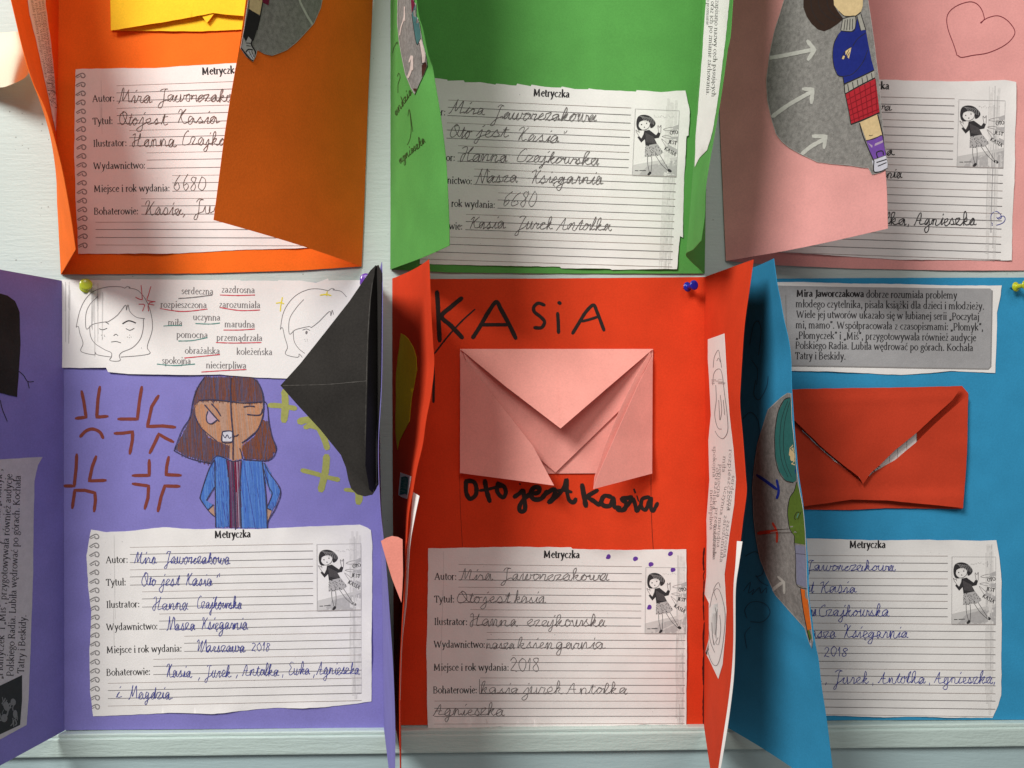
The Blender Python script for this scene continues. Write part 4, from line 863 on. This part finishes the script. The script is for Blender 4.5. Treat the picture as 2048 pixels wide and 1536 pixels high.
for i_, p in enumerate(([(1427, 735), (1429, 715), (1437, 700), (1440, 712), (1444, 735)], [(1434, 722), (1438, 716), (1441, 724)], [(1426, 770), (1428, 748), (1436, 738), (1444, 745), (1450, 790), (1455, 830), (1456, 862), (1447, 877), (1437, 872), (1431, 862)], [(1432, 770), (1433, 800), (1430, 830), (1436, 855), (1444, 858)],
          [(1441, 790), (1444, 820), (1441, 840)], [(1447, 800), (1450, 830)], [(1438, 800), (1440, 840)], [(1434, 1200), (1428, 1180), (1437, 1165), (1441, 1175)], [(1420, 1215), (1427, 1185), (1437, 1178), (1446, 1200), (1451, 1235), (1446, 1290), (1438, 1325), (1430, 1331), (1422, 1320), (1415, 1298)], [(1417, 1230), (1418, 1260), (1422, 1285), (1430, 1305)],
          [(1424, 1245), (1426, 1275), (1430, 1290)], [(1431, 1215), (1434, 1240), (1431, 1270)], [(1437, 1275), (1432, 1285), (1436, 1290)], [(1425, 1270), (1428, 1290)], [(1440, 1230), (1442, 1260), (1438, 1290)])):
    if i_ == 7: k.build('face_drawing', st); k = Ink(st, .2)
    k.stroke(p, .9, 'ink_rule')
for i in range(12): x = random.uniform(1420, 1450); y = random.uniform(758, 768); k.stroke([(x, y), (x+random.uniform(3, 9), y+random.uniform(-1, 1))], random.uniform(.8, 2), random.choice(['ink_grey', 'ink_light']), cap=False)
k.build('face_drawing', st)
loft('paper_edge', [[(1474, 1082, 278), (1471, 1130, 278), (1467, 1180, 278), (1467, 1280, 278), (1463, 1350, 278), (1456, 1410, 278), (1447, 1470, 278), (1435, 1550, 278)], [(1485, 1083, 284), (1478, 1130, 284), (1471.5, 1180, 284), (1470.5, 1280, 284), (1468, 1350, 284), (1461.5, 1410, 284), (1453, 1470, 284), (1439, 1550, 284)]], 'white_paper', B, nt=50, ns=2, thick=.5, wob=.1)
# fold crack and marker writing
k = Ink(c, .2)
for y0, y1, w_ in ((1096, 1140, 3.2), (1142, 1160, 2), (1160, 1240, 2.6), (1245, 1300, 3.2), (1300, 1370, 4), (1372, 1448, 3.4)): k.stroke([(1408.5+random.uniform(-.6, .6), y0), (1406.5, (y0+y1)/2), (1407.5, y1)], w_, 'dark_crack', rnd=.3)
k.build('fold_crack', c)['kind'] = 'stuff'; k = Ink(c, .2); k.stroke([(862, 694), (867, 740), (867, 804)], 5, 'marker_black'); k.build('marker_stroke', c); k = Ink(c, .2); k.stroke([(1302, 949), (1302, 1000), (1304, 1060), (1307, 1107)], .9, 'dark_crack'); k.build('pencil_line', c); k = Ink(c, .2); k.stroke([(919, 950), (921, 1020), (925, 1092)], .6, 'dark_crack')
Z6 = lambda s: zz(512, 384, 4, s)
k.build('pencil_line', c); k = Ink(c, .2)
for s in ('1448,800 1455,900 1462,1050 1470,1190', '1645,850 1560,920 1485,995 1560,1070 1650,1165'): k.stroke(Z6(s), 9, 'marker_black', rnd=.05)
k.stroke(Z6('1750,940 1650,1030 1540,1150 1430,1290'), 3.4, 'marker_black', rnd=.1)
k.stroke(Z6('1735,1165 1790,1080 1860,960 1922,880 1960,940 2020,1050 2078,1170'), 8.5, 'marker_black', rnd=.05); k.stroke(Z6('1810,1062 1900,1062 2010,1062'), 7, 'marker_black', rnd=.05)
Z7b = lambda s: zz(1024, 384, 4, s)
for s in ('258,905 210,890 175,920 180,960 230,1000 260,1040 235,1085 180,1085', '365,970 370,1050 372,1125', '485,1130 540,1040 590,960 650,905 680,960 735,1105'): k.stroke(Z7b(s), 7, 'marker_black', rnd=.05)
k.stroke(Z7b('560,1035 620,1020 680,1000'), 5.5, 'marker_black'); k.dot(1119, 606, 4.2, 'marker_black', 12)
k.build('marker_name', c); k = Ink(c, .2)
Z9 = lambda s: zz(900, 940, 4.655, s)
for s, w_ in (('150,100 150,200 175,260 200,265 240,230 245,160 220,110 160,100', 8), ('325,100 340,190 370,290', 8.5), ('280,190 350,180 430,160 500,150', 5.5), ('445,120 440,200 490,255 520,210 500,150 450,130', 7.5), ('600,250 650,215 680,190 690,260 700,340 690,380 650,380 650,330 690,270 760,210', 8), ('650,128 652,132', 4.5),
              ('740,220 820,210 830,165 780,165 750,220 780,270 850,265 900,200', 8.5), ('880,230 960,180 980,200 960,260 920,300', 8.5), ('930,300 1010,230 1060,160 1085,90 1090,200 1110,280 1150,300 1170,270', 7.5), ('1000,190 1070,190 1130,205', 5.5),
              ('1230,140 1245,230 1265,335', 9), ('1370,190 1300,230 1280,250 1340,290 1390,320 1420,250', 8), ('1500,250 1440,240 1410,290 1430,330 1490,330 1520,260 1530,340 1580,350', 8), ('1560,370 1620,370 1640,310 1600,270 1650,260 1690,250', 8), ('1600,380 1650,330 1700,270 1720,310 1740,380 1770,330', 7.5), ('1715,185 1722,205', 6.5), ('1740,240 1755,290', 2.5), ('1850,250 1790,270 1780,340 1820,370 1850,300 1870,260 1870,350 1890,380 1930,310', 7)):
    k.stroke(Z9(s), w_*1.12, 'marker_black', rnd=.08)
k.build('marker_title', c)
# pink origami envelope
en = sheet('envelope', [(920, 698), (1306, 698), (1303, 946), (1110, 947), (920, 946)], 6, 'salmon_card', B, thick=1.2, jit=.1, curl=.8)
sheet('inner_flap', [(926, 704), (1300, 704), (1270, 790), (1240, 820), (1111, 945), (1050, 893), (960, 800)], lambda x, y: 9+(y-700)*.012, 'salmon_card', en, jit=.1, curl=.6)
sheet('side_flap', [(921, 712), (932, 722), (970, 770), (1024, 838), (1066, 892), (1108, 971), (920, 946)], lambda x, y: 11+(x-920)*.22+max(0, (y-880))*.12, 'salmon_card', en, jit=.1, curl=.6)
sheet('side_flap', [(1305, 712), (1304, 947), (1187, 978), (1196, 950), (1240, 850), (1278, 765)], lambda x, y: 11+(1306-x)*.62+max(0, (y-880))*.10, 'salmon_card', en, jit=.1, curl=.6)
sheet('folded_layer', [(1300, 704), (1302, 712), (1278, 765), (1240, 850), (1196, 950), (1187, 977), (1189, 955), (1210, 890), (1240, 818), (1270, 755)], lambda x, y: 9+(1306-x)*.50+max(0, (y-880))*.10, 'salmon_card', en, jit=.1, curl=.3)
tf = sheet('top_flap', [(920, 698), (1306, 698), (1216, 775), (1121, 857), (1010, 772)], lambda x, y: 15+(y-698)*.32-abs(x-1115)*.03, 'salmon_card', en, jit=.1, curl=.6)
k = Ink(tf, .1); k.stroke([(1113, 700), (1116, 780), (1120, 852)], .7, 'salmon_card'); k.build('crease', tf)
R5 = [(920, 1160, 986, 'Mira'), (1003, 1160, 1218, 'Jaworczakowa', dict(xh=12)), (913, 1205, 962, 'Oto'), (965, 1205, 1021, 'jest'), (1028, 1205, 1092, 'kasia'), (938, 1252, 1036, 'Hanna'), (1053, 1252, 1213, 'czajkowska'), (972, 1297, 1030, 'nasza', dict(xh=11)), (1034, 1297, 1209, 'ksiengarnia'),
      (1020, 1342, 1081, '2018', dict(xh=14, slant=0)), (960, 1387, 1040, 'kasia'), (1048, 1387, 1126, 'jurek'), (1133, 1387, 1256, 'Antolka'), (866, 1430, 1009, 'Agnieszka')]
sh_, T = record_sheet(B, c, [(857, 1096), (940, 1095), (1024, 1093), (1142, 1094), (1145, 1097), (1260, 1099), (1372, 1098), (1373, 1250), (1372, 1448), (1280, 1448), (1150, 1451), (1060, 1454), (1000, 1452), (930, 1455), (856, 1457), (853, 1300), (856, 1180)],
             869, 1159, 1, 1.01, .010, .0, -.013, R5, 'pencil', xh=12.5, wd=1.15, streak=(484, 500), right=503, lift=2.2, picw=True)
k = Ink(sh_, .3)
for x, y in ((1217, 1113), (1271, 1117), (1302, 1128), (1341, 1107), (1346, 1139), (1299, 1214)): k.dot(x, y, 4.6, 'purple_dot', 12); k.dot(x-2, y+2, 3.2, 'purple_dot', 9)
k.stroke([(959, 1358), (959, 1387)], 1.2, 'pencil'); k.stroke([(959, 1387), (1100, 1387)], 1.0, 'pencil', smooth=False)
k.build('purple_dots', sh_)

# ================================================================ blue project
B = thing('paper_lapbook', 'blue folded book project with grey info card and red envelope, bottom right', 'lapbook', pt(1750, 1000, 0), GL)
c = sheet('centre_panel', [(1434, 558), (1750, 556), (2068, 555), (2070, 1000), (2070, 1439), (1700, 1440), (1438, 1445), (1436, 1000)], 3, 'blue_card', B, jit=.2)
lf = loft('left_flap', [[(1434, 558, 3), (1436, 1000, 3), (1438, 1445, 3)],
                        [(1548, 517, 262), (1555, 570, 262), (1561, 600, 262), (1568, 640, 262), (1577, 680, 264), (1582, 720, 266), (1584, 780, 268), (1588, 850, 268), (1593, 900, 268), (1597, 950, 268), (1606, 1010, 268), (1612, 1070, 268), (1616, 1130, 268), (1618, 1190, 266), (1624, 1235, 264), (1631, 1290, 262), (1637, 1320, 260), (1644, 1380, 260), (1653, 1440, 258), (1661, 1500, 256), (1667, 1550, 254), (1674, 1600, 252)]], 'blue_card', B, nt=120, ns=26, bulge=-8, wob=.4)
Z2 = lambda s: zz(1480, 760, 2.795, s)
cu = patch('street_cutout', lf, Z2('290,75 270,72 235,95 160,165 130,260 100,360 82,480 72,600 80,780 95,900 115,1000 150,1090 200,1200 280,1290 365,1385 390,1465 405,1498 412,1460 402,1370 390,1250 380,1170 375,1000 370,850 358,720 335,600 318,470 308,350 296,230'), 'asphalt_print', B, off=.7, jit=.2, grid=6, step=4)
a = Ink(cu, .4)
a.fill(Z2('288,98 250,110 215,180 197,300 200,430 220,510 255,560 300,572 316,560 318,480 300,300'), 'hair_teal'); a.fill(Z2('298,360 280,380 275,420 290,470 306,500 312,450'), 'skin', 40); a.fill(Z2('306,480 312,530 318,480'), 'arrow_blue', 40)
a.fill(Z2('318,570 305,620 280,660 268,740 280,830 305,870 305,910 365,920 374,880 366,790 352,700 335,620'), 'sweater_green'); a.fill(Z2('308,922 375,925 378,1020 378,1165 318,1140 314,1000'), 'skirt_blue'); a.fill(Z2('340,1165 378,1170 392,1260 404,1390 378,1400 355,1280'), 'legging'); a.fill(Z2('380,1400 404,1390 408,1440 388,1455'), 'sweater_green', 40)
a.fill(Z2('388,1456 408,1450 404,1495 392,1480'), 'cp_white', 40)
for s, w_ in (('288,98 250,110 215,180 197,300 200,430 220,510 255,560 300,572', 1.2), ('270,115 235,220 225,340 235,450 270,540', .8), ('285,110 255,220 245,340 255,450 290,540', .8), ('318,570 305,620 280,660 268,740 280,830 305,870 305,920', 1.3), ('308,922 314,1000 318,1140 378,1168', 1.1), ('310,970 375,975', .8), ('340,1165 355,1280 378,1400 395,1470', 1.4), ('315,780 305,770 320,740 335,740', 1.2), ('325,780 345,735', 1.1)):
    a.stroke(Z2(s), w_, 'ink_black')
a.stroke(Z2('320,770 330,745'), 1.6, 'teal')
a.stroke(Z2('98,532 140,560 205,608'), 6, 'arrow_blue', smooth=False); a.stroke(Z2('208,560 218,620 208,660'), 5, 'arrow_blue')
a.stroke(Z2('105,856 150,850 205,845'), 7, 'arrow_red', smooth=False, rnd=.1); a.stroke(Z2('185,800 208,850 208,905'), 4.5, 'arrow_red', rnd=.1)
a.stroke(Z2('165,1190 200,1160 240,1130'), 6.5, 'chalk', smooth=False, rnd=.1); a.stroke(Z2('215,1100 248,1130 250,1190'), 5, 'chalk', smooth=False, rnd=.1)
a.build('drawing', cu)
k = Ink(lf, .2)
for s in ('90,0 80,80 110,110 150,40 160,-20', '20,215 60,180 100,220 110,300 90,400', '30,985 90,960 130,1010 130,1080 90,1100', '40,1330 30,1280 70,1240 140,1250 170,1300 130,1350 60,1350', '60,1380 30,1420 40,1500', '20,1180 60,1130 50,1190 80,1170 70,1200 110,1160 120,1190 150,1160 150,1190', '90,1090 120,1130 160,1150'): k = Ink(lf, .2); k.stroke(Z2(s), 1.5, 'pencil_on_blue'); k.build('pencil_curve', lf)
k = Ink(lf, .2)
for p in ([(1500, 690), (1508, 650), (1518, 643), (1523, 665), (1518, 710)], [(1504, 720), (1516, 740), (1514, 770)]): k.stroke(p, 1.4, 'pencil_on_blue')
k.build('pencil_curve', lf)
ic = sheet('info_card', [(1540, 564), (1600, 564), (1700, 567), (1800, 568), (1900, 571), (2003, 571), (2001, 590), (1994, 625), (1993, 680), (1990, 746), (1900, 742), (1860, 746), (1800, 750), (1720, 746), (1660, 743), (1540, 741)], 6, 'white_paper', B, thick=.5, jit=.4)
t = Ink(ic, .16)
t.fill([(1550, 571), (1700, 574), (1860, 576), (1980, 577), (1984, 581), (1983, 640), (1981, 733), (1978, 737), (1860, 736), (1700, 732), (1550, 730)], 'grey_print', 7)
t.build('grey_panel', ic)
t = Ink(ic, .4)
t.stroke([(1984, 581), (1983, 640), (1981, 733), (1976, 738), (1860, 736), (1700, 733), (1560, 731)], 2.2, 'ink_mid', smooth=False, cap=False); t.stroke([(1571, 590), (1574, 700)], 2.2, 'ink_mid', smooth=False)
serif(t, 1592, 593, 1728, 594, 'Mira Jaworczakowa', xh=9, m='ink_black', wt=1.85); serif(t, 1732, 595, 1914, 597, 'dobrze rozumiała problemy', xh=9.5, wt=1.15)
for s, x0, y0, x1, y1 in (('młodego czytelnika, pisała książki dla dzieci i młodzieży.', 1591, 614, 1968, 619), ('Wiele jej utworów ukazało się w lubianej serii „Poczytaj', 1592, 635, 1958, 640), ('mi, mamo”. Współpracowała z czasopismami: „Płomyk”,', 1591, 656, 1966, 661),
                          ('„Płomyczek” i „Miś”, przygotowywała również audycje', 1591, 677, 1952, 682), ('Polskiego Radia. Lubiła wędrować po górach. Kochała', 1590, 697, 1946, 702), ('Tatry i Beskidy.', 1590, 718, 1691, 719)): serif(t, x0, y0, x1, y1, s, xh=9.5, wt=1.15)
t.build('printed_text', ic)
# red envelope and the letter in it
Z4b = lambda s: zz(1536, 768, 4, s)
en = sheet('envelope', [(1538, 780), (1640, 777), (1800, 775), (1924, 772), (1936, 786), (1933, 900), (1925, 1018), (1770, 1016), (1700, 1020), (1600, 1019), (1538, 1016)], 7, 'red_paper', B, thick=1.0, curl=2)
lower = sheet('lower_flap', [(1538, 800), (1590, 846), (1640, 895), (1700, 946), (1724, 967), (1745, 946), (1790, 920), (1833, 884), (1870, 848), (1936, 790), (1934, 900), (1926, 1016), (1850, 1008), (1775, 1001), (1703, 999), (1605, 1013), (1538, 1018)], lambda x, y: 15+4.5*noise.noise(Vector((x*.013, y*.016, 2)))+(4 if y > 985 else 0), 'red_paper', en, curl=1, grid=12)
tf = sheet('top_flap', [(1538, 780), (1640, 777), (1800, 775), (1923, 773), (1905, 800), (1880, 822), (1835, 864), (1790, 900), (1760, 930), (1742, 945), (1726, 968), (1717, 953), (1680, 925), (1640, 891), (1590, 842), (1538, 795)], lambda x, y: 22+(y-775)*.014+2.2*max(0, 1-abs(y-(793+(1900-x)*.04))/7), 'red_paper', en, curl=2, grid=10)
k = Ink(lower, .3); k.stroke([(1604, 860), (1638, 893), (1674, 925)], 2.4, 'white_paper', rnd=.4); k.stroke([(1674, 925), (1700, 945), (1714, 957)], 1.2, 'pink_scrap', rnd=.4); k.build('letter_edge', lower); k = Ink(lower, .15); k.stroke(Z4b('620,960 650,990 690,960'), .8, 'dark_crack'); k.build('crease', lower)  # drawn strokes stand for the letter's edge peeking out beside the top flap
k = Ink(tf, .15); k.stroke(Z4b('725,740 740,770 755,797'), .7, 'pink_scrap'); k.build('crease', tf)
loft('pencil_tip', [[(1923, 772, 24), (1905, 800, 24)], [(1930, 775, 22), (1922, 785, 22)], [(1937, 786, 14), (1936, 796, 14)]], 'red_paper', en, nt=6, ns=6) if False else None
R6 = [(1612, 1141, 1790, 'Jaworczakowa', dict(xh=11)), (1600, 1184, 1627, 'jest'), (1638, 1185, 1713, 'Kasia'), (1600, 1231, 1632, 'Hanna'), (1636, 1232, 1779, 'Czajkowska'), (1600, 1275, 1673, 'Nasza'), (1685, 1275, 1816, 'Księgarnia'), (1646, 1313, 1696, '2018', dict(xh=10)),
      (1590, 1365, 1643, 'Kasia'), (1648, 1365, 1660, ','), (1667, 1366, 1738, 'Jurek'), (1742, 1366, 1752, ','), (1756, 1366, 1850, 'Antolka'), (1856, 1366, 1864, ','), (1867, 1366, 1992, 'Agnieszka,')]
record_sheet(B, c, [(1470, 1078), (1620, 1076), (1700, 1079), (1760, 1080), (1850, 1079), (1960, 1081), (1991, 1080), (1996, 1110), (2001, 1160), (2002, 1250), (2001, 1390), (1995, 1410), (1984, 1435), (1900, 1434), (1850, 1432), (1780, 1433), (1660, 1430), (1470, 1432)],
             1481, 1141, 1, 1, .004, .010, -.004, R6, 'pen_blue', xh=12.5, wd=1.25, streak=(490, 505))
le = sheet('folded_letter', [(1739, 890), (1833, 860), (1834, 905), (1760, 968), (1738, 960)], 10.2, 'white_paper', None, thick=.5, jit=.1, curl=.3)
tag(le, 'white ruled letter peeking out of the red envelope', 'letter')
k = Ink(le)
for s in ('1190,380 1185,470', '1110,440 1110,540', '1035,500 1036,600', '975,560 972,640'): k.stroke(Z4b(s), .7, 'ink_rule', cap=False)
for s in ('840,700 860,670 880,680', '870,660 900,664', '850,690 855,705 880,690'): k.stroke(Z4b(s), 1.4, 'ink_print', cap=False)
k.build('writing', le)

# ================================================================ cream paper curl, top left
cp = loft('curled_paper', [[(-90, 60, 4), (-90, 120, 4), (-90, 175, 4)], [(-30, 64, 40), (-30, 120, 42), (-30, 172, 40)], [(2, 66, 62), (0, 120, 66), (4, 175, 60)], [(30, 64, 70), (34, 110, 74), (26, 168, 66)], [(46, 68, 55), (60, 110, 55), (48, 156, 50)], [(52, 90, 38), (62, 118, 38), (58, 144, 34)]], 'cream_card', None, nt=24, ns=30, thick=2.0)
tag(cp, 'curled cream paper sheet sticking out at the left edge beside the orange project', 'paper sheet')

# ================================================================ push pins
def plastic(name, col, tr=0.0): return mat(name, col, rough=.22, bump=0, mott=0, spec=.5, coat=.3, trans=tr)
PM = dict(blue=plastic('pin_blue', (.008, .018, .33)), yellow=plastic('pin_yellow', (.62, .68, .02), .25), yellow2=plastic('pin_lime', (.60, .72, .05), .2), purple=plastic('pin_purple', (.16, .05, .42)))
steel = mat('pin_steel', (.5, .5, .5), rough=.25, bump=0, mott=0); steel.node_tree.nodes['Principled BSDF'].inputs['Metallic'].default_value = 1
def pin(x, y, h0, tilt, m, label, sc=1.0):
    base = pt(x, y, h0); ax = Vector((tilt[0], -1, tilt[1])).normalized()
    u = ax.cross(Vector((0, 0, 1))).normalized(); v = ax.cross(u)
    def lathe(name, prof, mt):
        V = []; F = []; n = 28
        for t, r in prof:
            for i in range(n):
                a = 2*math.pi*i/n; V.append(base+(ax*t+(u*math.cos(a)+v*math.sin(a))*r)*S*sc)
        for k in range(len(prof)-1):
            for i in range(n): F.append((k*n+i, k*n+(i+1) % n, (k+1)*n+(i+1) % n, (k+1)*n+i))
        F.append(tuple(range(n))[::-1]); F.append(tuple((len(prof)-1)*n+i for i in range(n)))
        return link_mesh(name, V, F, [mt], None, T_, [True]*len(F))
    T_ = thing('push_pin', label, 'push pin', base, 'plastic push pins in the board')
    lathe('pin_head', [(0, 7), (.6, 9), (1.8, 9.8), (3, 9.4), (4, 7.5), (5, 5.4), (7, 4.6), (13, 4.4), (17, 4.9), (19, 6.5), (20.2, 8.6), (21.4, 9.6), (22.8, 9.6), (23.8, 8.6), (24.3, 6)], m)
    lathe('needle', [(-14-h0*.5, .3), (-6, 1.3), (0.2, 1.5)], steel)
pin(1374, 574, 14, (.45, .06), PM['blue'], 'dark blue push pin in the top right corner of the red project')
pin(2030, 574, 14, (.35, .05), PM['yellow'], 'yellow push pin at the right edge above the blue project')
pin(172, 575, 5, (.57, .13), PM['yellow2'], 'translucent yellow push pin on the white trait strip, head-on', 1.2)
pin(732, 566, 6, (.2, .13), PM['purple'], 'purple push pin half hidden behind the black envelope', 1.25)
